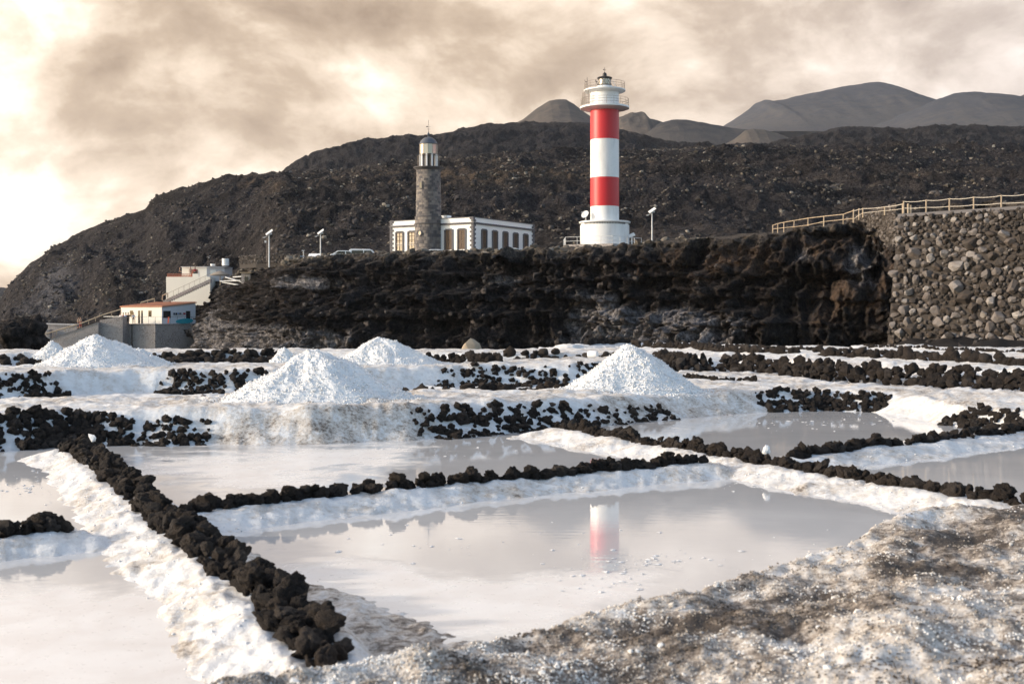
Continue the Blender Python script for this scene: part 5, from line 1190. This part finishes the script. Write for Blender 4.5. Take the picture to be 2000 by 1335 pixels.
MB().tube((0, 0, tz(258)), (0, 0, tz(234.5)), .022, n=6).tube((-.26, 0, tz(252.5)), (.26, 0, tz(252.5)), .02, n=5).tube((0, -.26, tz(251.5)), (0, .26, tz(251.5)), .02, n=5).box((-.2, 0, tz(247.5)), (.24, .02, .14)).tube((-.3, 0, tz(247.5)), (.28, 0, tz(247.5)), .018, n=5).build('weather_vane', M_dark, tw)

# ------------------------------------------------------------------ solar street lamps
def solar_lamp(px, yb, yt, d, label, size=1.0):
    b_ = P(px, yb, d); h = (yb - yt) * d / FPX; root = empty('solar_lamp', b_); tag(root, label, 'street lamp', 'solar lamps on the plateau')
    MB().tube((0, 0, -.6), (0, 0, h - .35), .085 * size, .065 * size, 10).build('pole', M_steel, root, True)
    m = MB(); M_ = Matrix.Translation((0.02, 0, h - .16)) @ Matrix.Rotation(R(-36), 4, 'Y') @ Matrix.Rotation(R(28), 4, 'X'); m.box(None, (.95 * size, .62 * size, .06), M=M_); m.build('solar_panel', M_steel, root)
    m = MB(); M_ = Matrix.Translation((0.16 * size, 0, h - .30)) @ Matrix.Rotation(R(-10), 4, 'Y'); m.box(None, (.30 * size, .22 * size, .26), M=M_); m.build('battery_box', M_steel, root)
    MB().tube((-.12, 0, h - .6), (-.55 * size, -.1, h - .75), .03, n=6).box((-.58 * size, -.1, h - .78), (.26, .14, .07)).build('lamp_head', M_steel, root)
    return root
solar_lamp(525.5, 512, 451, 146, 'solar lamp nearest the left end of the plateau, with a second short post behind')
solar_lamp(626, 504, 450, 158, 'solar lamp between the blue sign and the parked cars')
solar_lamp(1273.5, 470, 408, 150, 'solar lamp standing right of the striped lighthouse')
p_ = empty('solar_panel_post', P(1234, 481, 166)); tag(p_, 'low slanted panel on a short post beside the base of the striped lighthouse', 'panel')
MB().tube((0, 0, -.3), (0, 0, 1.45), .09, n=8).build('post', M_steel, p_)
m = MB(); m.box(None, (.85, .7, .06), M=Matrix.Translation((0, 0, 1.5)) @ Matrix.Rotation(R(-24), 4, 'Y') @ Matrix.Rotation(R(40), 4, 'X')); m.build('panel', M_steel, p_)
o = empty('camera_post', P(522, 511, 150)); tag(o, 'short grey post with a small box left of the leftmost solar lamp', 'post')
MB().tube((0, 0, -.5), (0, 0, 2.9), .06, n=8).build('post', M_rust, o); MB().box((-.22, 0, 2.45), (.2, .2, .26)).build('box', M_steel, o)
o = empty('sign', P(592.5, 501, 162)); tag(o, 'square blue and white sign on a post by the low stone wall', 'sign')
MB().tube((0, 0, -.8), (0, 0, .8), .04, n=6).build('post', M_steel, o); MB().box((0, 0, .58), (.58, .04, .66)).build('sign_board', M_sign, o)
MB().lathe([(.17, 0), (.17, .012)], 20).build('roundel', M_whitecl, o).location = (0, -.022, .50); o.children[-1].rotation_euler = (R(90), 0, 0)
MB().box((-.03, -.025, .80), (.42, .012, .07)).build('sign_band', M_whitecl, o)
# low stone wall on the plateau
def low_wall(label, pts, d, rows=3, n=420, rr=(.09, .09)):
    q = [(P(px, yb, dd), P(px, yt, dd)) for (px, yt, yb), dd in zip(pts, d)]
    root = empty('low_stone_wall', q[0][0]); tag(root, label, 'stone wall')
    m = MB()
    for (b0, t0), (b1, t1) in zip(q[:-1], q[1:]):
        o_ = root.location; up_ = Vector((0, .5, 0))
        m.add([b0 - o_ - Vector((0, 0, .6)), b1 - o_ - Vector((0, 0, .6)), t1 - o_, t0 - o_, b0 - o_ + up_ - Vector((0, 0, .6)), b1 - o_ + up_ - Vector((0, 0, .6)), t1 - o_ + up_, t0 - o_ + up_], [(0, 1, 2, 3), (3, 2, 6, 7), (5, 4, 7, 6), (4, 0, 3, 7), (1, 5, 6, 2)])
    attr_tone(m.build('core', M_fill, root), .1); pts_ = []
    for _ in range(n):
        i = random.randrange(len(q) - 1); t = random.random(); k = random.random()
        pts_.append(tuple(q[i][0].lerp(q[i + 1][0], t).lerp(q[i][1].lerp(q[i + 1][1], t), k) - root.location))
    lumps('small_stones', np.array(pts_), rr[0] + rr[1] * RNG.random(n), M_fill, root, .85, .3, tone=RNG.random(n))['kind'] = 'stuff'
    return root
low_wall('low brown stone wall behind the leftmost solar lamps', [(468, 500, 516), (500, 497, 514), (560, 496, 512), (628, 495, 508)], (176, 172, 170, 168))
low_wall('low dark stone wall in front of the parked cars and the white house', [(628, 499, 505), (690, 496, 501), (757, 492, 499), (850, 489.5, 497), (925, 489, 496)], (158, 156, 155, 154, 153), n=460)

# ------------------------------------------------------------------ parked cars
def car(px, y_roof, d, rz, label, paint, van=False, glass=M_pane):
    r_ = P(px, y_roof, d); h = 1.85 if van else 1.48; Lc, Wc = 4.2, 1.75
    root = empty('parked_car', (r_.x, r_.y, r_.z - h), rz); tag(root, label, 'car', 'cars parked by the white house')
    if van: side = [(-2.1, .35), (2.1, .35), (2.12, .85), (1.75, 1.0), (1.05, 1.72), (.7, 1.83), (-1.7, 1.85), (-2.0, 1.7), (-2.12, .9)]
    else: side = [(-2.1, .35), (2.1, .35), (2.13, .75), (1.9, .86), (1.0, .95), (.45, 1.38), (.1, 1.47), (-1.1, 1.46), (-1.75, 1.05), (-2.08, .95)]
    b_ = MB().prism([(x, z) for x, z in side], 'y', -Wc / 2, Wc / 2).build('body', paint, root, False, .06)
    gw = [(.95, 1.0), (.42, 1.33), (-1.0, 1.36), (-1.5, 1.03)] if not van else [(1.25, 1.15), (.9, 1.62), (-1.6, 1.65), (-1.75, 1.15)]
    for sgn in (-1, 1):
        xs_ = [gw[0][0], -.02, -.1, gw[3][0]]
        f1 = [(gw[0][0], gw[0][1]), (gw[1][0], gw[1][1]), (-.02, gw[1][1] + .02), (-.02, gw[0][1] + .01)]; f2 = [(-.14, gw[0][1] + .01), (-.14, gw[2][1]), (gw[2][0], gw[2][1]), (gw[3][0], gw[3][1])]
        for f_ in (f1, f2): MB().prism(f_, 'y', sgn * (Wc / 2 - .02), sgn * (Wc / 2 + .012)).build('side_window', glass, root)
    a, b2 = (side[4], side[5]) if not van else (side[3], side[4])
    m = MB(); m.add([(a[0] + .02, -.72, a[1] + .06), (a[0] + .02, .72, a[1] + .06), (b2[0] + .03, .66, b2[1] - .04), (b2[0] + .03, -.66, b2[1] - .04)], [(0, 1, 2, 3)]); m.build('windscreen', glass, root)
    for x in (-1.3, 1.3):
        for sgn in (-1, 1):
            w_ = MB().tube((0, -.1, 0), (0, .1, 0), .32, n=20).build('wheel', M_tyre, root, True); w_.location = (x, sgn * (Wc / 2 - .08), .32)
            MB().tube((0, -.115, 0), (0, .115, 0), .19, n=14).build('rim', M_steel, w_, True)
    for sgn in (-1, 1): MB().box((2.1, sgn * .62, .68), (.06, .32, .14)).build('headlight', M_steel, root)
    return root
car(676, 489.6, 162, R(8), 'low white car with orange reflections left of the white van', M_car)
car(712, 486.6, 163, R(4), 'white van parked left of the white house', M_car, True)
car(621, 495.5, 166, R(80), 'white car mostly hidden behind the rim, left of the other cars', M_car)
car(857, 487.2, 160, R(2), 'white car roof showing in front of the old stone tower', M_car)
car(1004, 484.6, 161, R(6), 'white car below the right facade of the white house', M_car)

# ================================================================== HOUSES ON THE LEFT
# ------------------------------------------------------------------ lower white house with clay roof
SD = 200.0
c_ = P(316.6, 632, SD); lft = P(236.5, 632, SD + 3.2); rgt = P(382, 632, SD + 5.5)
uL = Vector((lft.x - c_.x, lft.y - c_.y, 0)); uR = Vector((rgt.x - c_.x, rgt.y - c_.y, 0)); LL, LR = uL.length, uR.length
sh_rz = math.atan2(uR.y, uR.x)
sh = empty('beach_house', (c_.x, c_.y, c_.z), sh_rz); tag(sh, 'low white house with an orange tiled roof on a stone terrace by the cove', 'house')
inv = Matrix.Rotation(-sh_rz, 3, 'Z'); lL = inv @ uL                  # the left facade's direction in house coordinates
eave, back = 2.68, 3.42
nlocal = Vector((0, 1, 0)) if lL.y >= 0 else Vector((0, 1, 0))
A_, B_, C_ = Vector((0, 0, 0)), Vector((LR, 0, 0)), lL
D_p = C_ + B_
base4 = [A_, B_, D_p, C_]
ze = [eave, eave + .72, eave + .72, eave]
m = MB(); m.add([(p.x, p.y, 0) for p in base4] + [(p.x, p.y, z) for p, z in zip(base4, ze)], [(0, 1, 5, 4), (1, 2, 6, 5), (2, 3, 7, 6), (3, 0, 4, 7)])
m.build('wall', M_shadewhite, sh)  # bluish white paints in the shade on the side away from the sun
lw = MB(); nl = Vector((lL.y, -lL.x, 0)).normalized(); nl = nl if (inv.inverted() @ nl).y < 0 else -nl
def fpt(s_, z, o_): q = lL.normalized() * s_ + nl * o_; return (q.x, q.y, z)
def fbox(m, s0, s1, z0, z1, o0, o1):
    v_ = [fpt(s0, z0, o0), fpt(s1, z0, o0), fpt(s1, z1, o0), fpt(s0, z1, o0), fpt(s0, z0, o1), fpt(s1, z0, o1), fpt(s1, z1, o1), fpt(s0, z1, o1)]
    return m.add(v_, [(0, 1, 2, 3), (4, 7, 6, 5), (0, 4, 5, 1), (3, 2, 6, 7), (0, 3, 7, 4), (1, 5, 6, 2)])
fbox(MB(), 0.02, LL, 0.0, eave - .02, .004, .05).build('sunlit_front_wall', M_cream, sh)  # cream skin paints sunlight onto the front of the white house
ov = .22
def rp(p, dz): return (p.x, p.y, dz)
cen = (A_ + D_p) / 2
cor = [p + (p - cen).normalized() * ov for p in base4]; zr = [z + .05 for z in ze]
m = MB(); m.add([rp(p, z) for p, z in zip(cor, zr)] + [rp(p, z + .14) for p, z in zip(cor, zr)], [(3, 2, 1, 0), (4, 5, 6, 7), (0, 1, 5, 4), (1, 2, 6, 5), (2, 3, 7, 6), (3, 0, 4, 7)])
roof = m.build('roof', M_rooftile, sh)
m = MB()
for i in range(1, 26):
    t = i / 26; a = cor[0].lerp(cor[3], t); b_ = cor[1].lerp(cor[2], t); m.tube((a.x, a.y, zr[0] + .16), (b_.x, b_.y, zr[1] + .16), .075, n=6)
m.build('tile_rows', M_rooftile, roof)['kind'] = 'stuff'
def hole(name, s0, s1, z0, z1, mat=M_pane):
    f = fbox(MB(), s0, s1, z0, z1, .03, .075).build(name, mat, sh); return f
k = LL / 80.0
for a, b_, z0, z1, nm in ((56, 62, 1.15, 2.15, 'window'), (42.5, 46, .05, 2.15, 'door'), (37, 40, .05, 2.15, 'door'), (20, 26, 1.15, 2.15, 'window')): hole(nm, a * k, b_ * k, z0, z1)
for a, b_, z0, z1, nm in ((2, 16, .95, 2.1, 'window'), (46, 54, .05, 2.1, 'door')):
    kk = LR / 65; MB().box(((a + b_) / 2 * kk, -.02, (z0 + z1) / 2), ((b_ - a) * kk, .07, z1 - z0)).build(nm, M_pane, sh)
for (a, b_, mt) in ((20, 23, M_navy), (24, 27, M_blackcl), (28, 31, M_bluecl), (31.5, 35, M_blackcl), (36, 38, M_whitecl), (39, 43.5, M_redcl)):
    kk = LR / 65; hgt = random.uniform(.22, .34); o = MB().box((0, 0, -hgt / 2), ((b_ - a) * kk, .03, hgt)).build('garment', mt, None, False, .008)
    o.location = sh.matrix_basis @ Vector(((a + b_) / 2 * kk, -.22, 1.78)); o.rotation_euler.z = sh_rz
    nm_ = {20: 'navy garment at the left end of the washing line', 24: 'first black garment from the left on the washing line', 28: 'pale blue garment in the middle of the washing line', 31.5: 'second black garment, right of the pale blue one on the washing line', 36: 'small white garment on the washing line', 39: 'red garment at the right end of the washing line'}[a]
    tag(o, nm_, 'garment', 'washing hung on the white house')
o = MB().tube((0, 0, 0), (LR * .42, 0, 0), .012, n=5).build('washing_line', M_dark, None); o.location = sh.matrix_basis @ Vector((LR * .29, -.22, 1.79)); o.rotation_euler.z = sh_rz; tag(o, 'thin washing line on the side wall of the white house', 'line')
# terrace under it
tb = empty('terrace_wall', P(224, 632, SD)); tag(tb, 'tall stone and concrete terrace base under the low white house, cracked down the front', 'terrace wall')
t0, t1, t2 = P(224, 632, SD + .6) - tb.location, P(303, 632, SD - 2.5) - tb.location, P(388, 632, SD + 4) - tb.location
m = MB(); m.prism([(t0.x, t0.y), (t0.x + 3.1, t0.y - 1.25), (t0.x + 3.1, t0.y + 9), (t0.x, t0.y + 9)], 'z', -5.5, -.12); m.build('wall_face', M_concrete, tb)
m = MB(); m.prism([(t0.x + 3.32, t0.y - 1.33), (t1.x, t1.y), (t2.x, t2.y), (t2.x, t2.y + 9), (t0.x + 3.32, t0.y + 9)], 'z', -5.5, -.12); m.build('wall_face', M_concrete, tb)
m = MB(); m.prism([(t0.x - .1, t0.y - .15), (t1.x, t1.y - .15), (t2.x + .1, t2.y), (t2.x, t2.y + 9), (t0.x, t0.y + 9)], 'z', -.12, -.0); m.build('deck', M_concrete, tb)
rl = empty('terrace_railing', P(222, 632, SD)); tag(rl, 'thin metal railing along the edge of the lower terrace', 'railing')
r0, r1, r2 = [q + tb.location - rl.location for q in (t0, t1, t2)]
railing([r0 + Vector((.1, .1, 0)), r1 + Vector((0, .1, 0)), r2], 0, 1.15, 1.3, .022, (1.0,)).build('rail', M_dark, rl)
MB().box(((r0.x) / 1 + .4, r0.y - .1, 1.18), (5.2, .35, .09), math.atan2(r1.y - r0.y, r1.x - r0.x)).build('shelf', M_steel, rl)
# turquoise board and coral towel
bd = MB(); ring = []
nB = 28
for i in range(nB):
    a = 2 * math.pi * i / nB; ring.append((1.72 * math.cos(a) * (1 - .06 * math.cos(a)), .44 * math.sin(a)))
bd.prism(ring, 'y', -.06, .06); o = bd.build('paddle_board', M_teal, None, False, .05); o.location = P(361.5, 626.8, SD + 1.9); o.rotation_euler = (R(-10), R(-3), math.atan2(t2.y - t1.y, t2.x - t1.x)); tag(o, 'turquoise oval board leaning against the terrace railing', 'board')
m = MB()
m.prism([(-.12, -.55), (.10, -.55), (.20, .5), (-.04, .5)], 'y', -.04, .04); o = m.build('beach_towel', M_orange, None); o.location = P(328.5, 624.5, SD - .6); tag(o, 'coral towel hanging on the terrace railing', 'towel')

# ------------------------------------------------------------------ upper cream house with terrace
UD = 216.0
def uz(py, d=UD): return EYE + (HORIZON - py) * d / FPX
us = UD / FPX
ub = empty('hillside_house', P(324.5, 541, UD)); tag(ub, 'cream flat-roofed house with a terracotta balustrade terrace on the slope', 'house')
z_ = lambda py: uz(py) - ub.location.z
X = lambda px: (px - 324.5) * us
MB().prism([(X(324.5), 0), (X(412), -.6), (X(412), 7), (X(324.5), 7)], 'z', z_(596), z_(540.6)).build('terrace_wall', M_cream, ub)
MB().prism([(X(347.8), 2.5), (X(398), 2.1), (X(398), 7), (X(347.8), 7)], 'z', z_(541), z_(520.8)).build('wall', M_cream, ub)
MB().prism([(X(398.05), 2.15), (X(430), 3.2), (X(436), 7), (X(398.05), 7)], 'z', z_(548), z_(520.9)).build('shaded_side_wall', M_greywall, ub)  # greyer colour here paints in the shade on the cream house's side
MB().prism([(X(346.3), 2.2), (X(399), 1.9), (X(434), 3.1), (X(436), 7.2), (X(346.3), 7.2)], 'z', z_(520.85), z_(519.3)).build('roof', M_greywall, ub)
MB().box(((X(366) + X(380)) / 2, 2.28, (z_(525) + z_(540)) / 2), (X(380) - X(366), .12, z_(525) - z_(540))).build('door', M_balus, ub)
MB().box(((X(371.5) + X(379)) / 2, 2.2, (z_(526) + z_(540)) / 2), (X(379) - X(371.5), .1, z_(526) - z_(540))).build('door_opening', M_pane, ub)
MB().box(((X(404) + X(415)) / 2, 2.5, (z_(526) + z_(536)) / 2), (X(415) - X(404), .12, z_(526) - z_(536)), .28).build('window', M_cream, ub)
m = MB(); m.box(((X(325.5) + X(376)) / 2, .25, z_(534.6)), (X(376) - X(325.5), .2, .09)); m.box(((X(325.5) + X(376)) / 2, .25, z_(540.2)), (X(376) - X(325.5), .2, .1))
m.build('handrail', M_balus, ub)
for i in range(24): MB().lathe([(.05, 0), (.085, .12), (.045, .26), (.05, .38)], 8).build('baluster', M_balus, ub, True).location = (X(326.5 + i * 2.1), .25, z_(540))
MB().box((X(382), .1, (z_(534) + z_(541)) / 2), (X(388) - X(376), .25, z_(534) - z_(541))).build('parapet', M_cream, ub)
m = MB(); m.tube((0, 0, 0), (0, 0, 1.25), .62, n=28); o = m.build('water_tank', M_white, None, True); o.location = P(440.5, 518.5, UD + 4); tag(o, 'white round water tank on the roof of the cream house', 'water tank')
m = MB(); m.tube((0, 0, 0), (0, 0, .34), .42, n=24); o = m.build('water_tank', M_white, None, True); o.location = P(415.5, 519, UD + 4); tag(o, 'low white tank on the roof of the cream house', 'water tank')
an = empty('aerial', P(406.3, 519, UD + 3)); tag(an, 'television aerial on the roof of the cream house', 'aerial')
MB().tube((0, 0, 0), (0, 0, 1.9), .03, n=6).build('mast', M_rust, an); MB().tube((-.25, 0, 1.5), (.5, .1, 1.8), .02, n=5).tube((.0, -.25, 1.65), (.0, .25, 1.65), .02, n=5).tube((.25, -.25, 1.72), (.25, .25, 1.72), .02, n=5).tube((.42, -.2, 1.78), (.42, .2, 1.78), .02, n=5).tube((.0, 0, 1.35), (.3, 0, 1.5), .03, n=5).build('antenna', M_steel, an)
st = empty('stair_wall', P(318, 588, 208)); tag(st, 'white stairway with thin railing climbing beside the cream house', 'stairs')
s0, s1 = P(318, 588, 209) - st.location, P(411, 545, 209) - st.location
m = MB(); nS_ = 22
for i in range(nS_):
    a = s0.lerp(s1, i / nS_); b_ = s0.lerp(s1, (i + 1) / nS_); m.prism([(a.x, a.z - .45), (b_.x, a.z - .45), (b_.x, b_.z), (a.x, b_.z)], 'y', a.y, a.y + 1.0)
m.build('steps', M_concrete, st)
m = MB()
for i in range(0, 10):
    q = s0.lerp(s1, i / 9); m.tube(q, q + Vector((0, 0, .95)), .025, n=5)
m.tube(s0 + Vector((0, 0, .95)), s1 + Vector((0, 0, .95)), .03, n=5); m.build('handrail', M_wood, st)
pa = empty('thatched_parasol', P(430, 545, 205)); tag(pa, 'thatched parasol beside the cream house', 'parasol')
MB().tube((0, 0, -1), (0, 0, 1.1), .07, n=8).build('pole', M_wood, pa)
m = MB().lathe([(1.62, .62), (1.66, .70), (1.1, 1.02), (.5, 1.25), (.05, 1.42), (.03, 1.3), (1.0, .85)], 26); m.build('canopy', M_thatch, pa, True)
tr = empty('timber_railing', P(432, 552, 190)); tag(tr, 'bleached timber rails slanting below the thatched parasol', 'railing')
m = MB(); q = tr.location
for a, b_ in (((430, 549, 190), (470, 547.5, 188)), ((440, 541, 190), (474, 551, 188)), ((434, 551, 190), (470, 557, 188)), ((455, 541, 190), (486, 539, 188))): m.tube(P(*a) - q, P(*b_) - q, .09, n=6)
m.build('rail', M_steel, tr)
hut = empty('stone_hut', P(480, 536, 176)); tag(hut, 'small rough stone shelter with a pale roof slab below the plateau rim', 'shelter')
MB().box((0, .6, -.55), (1.3, 1.2, 1.5)).build('wall', M_concrete, hut); MB().box((0.1, -.03, -.75), (.5, .06, .9)).build('opening', M_pane, hut); MB().box((.05, .5, .28), (1.7, 1.6, .14)).build('roof', M_wood, hut)

# ------------------------------------------------------------------ ramp, timber handrail, concrete walls by the cove
rm = empty('ramp_wall', P(85, 670, 196)); tag(rm, 'grey concrete ramp wall rising to the low white house', 'retaining wall')
def rpt(px, py, d=196): q = P(px, py, d) - rm.location; return (q.x, q.z)
MB().prism([rpt(85, 690), rpt(192, 690), rpt(192, 629), rpt(85, 667)], 'y', 0, 3.2).build('wall', M_concrete, rm)
MB().prism([rpt(190, 690), rpt(236, 690), rpt(236, 617), rpt(191, 625)], 'y', .9, 4).build('wall', M_concrete, rm)
MB().prism([rpt(85, 667), rpt(190, 629.5), rpt(190, 629), rpt(85, 666.5)], 'y', -.08, 3.2).build('coping', M_concrete, rm)
def timber_rail(label, pts, d, h_px, spacing=5):
    q = [P(px, py, d) for px, py in pts]; root = empty('timber_handrail', q[0]); tag(root, label, 'handrail', 'timber handrails by the ramp')
    m = MB()
    for a, b_ in zip(q[:-1], q[1:]): m.tube(a - root.location, b_ - root.location, .10, n=7)
    m.build('rail', M_wood, root)
    for a, b_ in zip(q[:-1], q[1:]):
        n = max(1, round((b_ - a).length / 1.32))
        for i in range(n + 1):
            p0 = a.lerp(b_, i / n) - root.location; MB().tube(p0, p0 - Vector((0, 0, h_px * d / FPX)), .07, n=6).build('post', M_wood, root)
    return root
timber_rail('long timber handrail climbing the concrete ramp', [(78, 655), (160, 631), (200, 615), (236, 604)], 195.5, 7)
timber_rail('short timber handrail above the orange roof', [(275, 590.5), (302, 583)], 212, 7)
timber_rail('timber handrail at the foot of the stairway', [(317, 577), (327, 572)], 208, 9)
cw = empty('concrete_wall', P(40, 655, 232)); tag(cw, 'long low grey concrete wall at the foot of the slope', 'wall')
q = cw.location; a, b_ = P(46, 631, 232) - q, P(150, 634, 232) - q
MB().prism([(a.x, -3), (b_.x, -3), (b_.x, b_.z), (a.x + .6, a.z), (a.x, a.z - 1.2)], 'y', 0, .5).build('wall', M_concrete, cw)
a, b_ = P(44, 629.6, 232) - q, P(152, 632.6, 232) - q
MB().prism([(a.x, a.z - .25), (b_.x, b_.z - .25), (b_.x, b_.z), (a.x, a.z)], 'y', -.2, .6).build('coping', M_greywall, cw)
MB().box((P(95, 643, 230).x - q.x, -1.6, -0.1), (.5, 3, 2.6), .2).build('buttress', M_concrete, cw)
for (px, py, sz_, lab) in ((480, 512, .6, 'x'),): pass

# ------------------------------------------------------------------ people (a few pixels tall in the photograph)
def person(label, px, py_feet, d, pose=0.0, face=0.0, shirt=M_whitecl, legs_m=M_navy, bend=0.0, hair=M_hair, scale=1.0):
    b0 = P(px, py_feet, d); root = empty('person', b0, face); root.scale = (scale,) * 3
    tag(root, label, 'person')
    def skin_mesh(name, verts, edges, rad, mat, rootv=0):
        me = bpy.data.meshes.new(name); me.from_pydata(verts, edges, []); o = bpy.data.objects.new(name, me); COL.objects.link(o); o.parent = root
        s_ = o.modifiers.new('skin', 'SKIN'); s_.use_smooth_shade = True
        for i, r_ in enumerate(rad): me.skin_vertices[0].data[i].radius = (r_, r_ * .85)
        me.skin_vertices[0].data[rootv].use_root = True
        sb = o.modifiers.new('sub', 'SUBSURF'); sb.levels = 1; sb.render_levels = 1; me.materials.append(mat); return o
    p = pose; bx_ = bend
    J = [(0, 0, .92), (0, -bx_ * .4, 1.15), (0, -bx_, 1.40), (0, -bx_ - .02, 1.50), (0, -bx_ - .04, 1.62), (0, -bx_ - .03, 1.72),
         (.19, -bx_, 1.39), (.26, -bx_ - .02 - p * .1, 1.12), (.25, -bx_ - .12 - p * .25, .90 + p * .15), (.25, -bx_ - .16 - p * .28, .82 + p * .15),
         (-.19, -bx_, 1.39), (-.26, -bx_ + .02 * p, 1.12), (-.25, -bx_ - .10, .90), (-.25, -bx_ - .13, .82),
         (.10, 0, .86), (.11, -p * .12, .48), (.11, -p * .05, .08), (.12, -p * .05 - .14, .04),
         (-.10, 0, .86), (-.11, p * .10, .48), (-.11, p * .22, .08), (-.12, p * .22 - .14, .04)]
    E = [(0, 1), (1, 2), (2, 3), (3, 4), (4, 5), (2, 6), (6, 7), (7, 8), (8, 9), (2, 10), (10, 11), (11, 12), (12, 13), (0, 14), (14, 15), (15, 16), (16, 17), (0, 18), (18, 19), (19, 20), (20, 21)]
    rad = [.14, .13, .14, .06, .10, .08, .06, .045, .036, .03, .06, .045, .036, .03, .085, .06, .045, .04, .085, .06, .045, .04]
    skin_mesh('body', J, E, rad, M_skin)
    skin_mesh('shirt', [J[0], J[1], J[2], J[6], tuple(Vector(J[6]).lerp(Vector(J[7]), .8)), J[10], tuple(Vector(J[10]).lerp(Vector(J[11]), .8))], [(0, 1), (1, 2), (2, 3), (3, 4), (2, 5), (5, 6)], [.155, .15, .155, .078, .064, .078, .064], shirt)
    skin_mesh('trousers', [(0, 0, .96), J[14], J[15], tuple(Vector(J[15]).lerp(Vector(J[16]), .5)), J[18], J[19], tuple(Vector(J[19]).lerp(Vector(J[20]), .5))], [(0, 1), (1, 2), (2, 3), (0, 4), (4, 5), (5, 6)], [.155, .10, .078, .07, .10, .078, .07], legs_m)
    h_ = Vector(J[5]); m = MB().lathe([(.02, .105), (.07, .09), (.105, .03), (.11, -.03), (.08, -.06)], 14); o = m.build('hair', hair, root, True); o.location = h_ + Vector((0, .015, .01))
    return root
person('person in white shirt and dark shorts at the left end of the lower terrace', 235.5, 632, SD - .2, .2, R(150), M_whitecl, M_blackcl)
person('person in pale blue clothes standing second from the left on the lower terrace', 245.5, 632, SD - .5, .1, R(160), M_bluecl, M_bluecl)
person('person with dark shirt and dark shorts among the group on the lower terrace', 250.5, 632, SD - .8, .3, R(200), M_blackcl, M_blackcl)
person('person in beige clothes standing apart near the window of the low white house', 260.5, 632, SD - 1.2, .3, R(20), M_whitecl, M_beigecl)
person('person in red top at the far left of the terrace group', 240.5, 632, SD - .1, .0, R(90), M_redcl, M_navy)
person('person in black leaning over the terracotta balustrade of the cream house', 353.5, 541, UD + .9, .4, R(-60), M_blackcl, M_blackcl, .18)
person('person in beige standing in the doorway of the cream house', 372, 541, UD + 1.5, .1, R(30), M_beigecl, M_beigecl)
person('person in red sitting beside the doorway of the cream house', 380.5, 541, UD + .9, .2, R(40), M_redcl, M_blackcl, .1)
person('person in white walking at the foot of the ramp behind the dark boulder', 68, 664, 197, .5, R(60), M_whitecl, M_whitecl, hair=M_whitecl)
person('bare-shouldered person following the one in white at the foot of the ramp', 74, 667, 196.5, .4, R(60), M_beigecl, M_navy)
person('left of the two walkers behind the timber handrail', 153, 641, 197.5, .4, R(70), M_beigecl, M_navy)
person('right of the two walkers behind the timber handrail', 157, 640, 197.5, .4, R(70), M_beigecl, M_redcl)
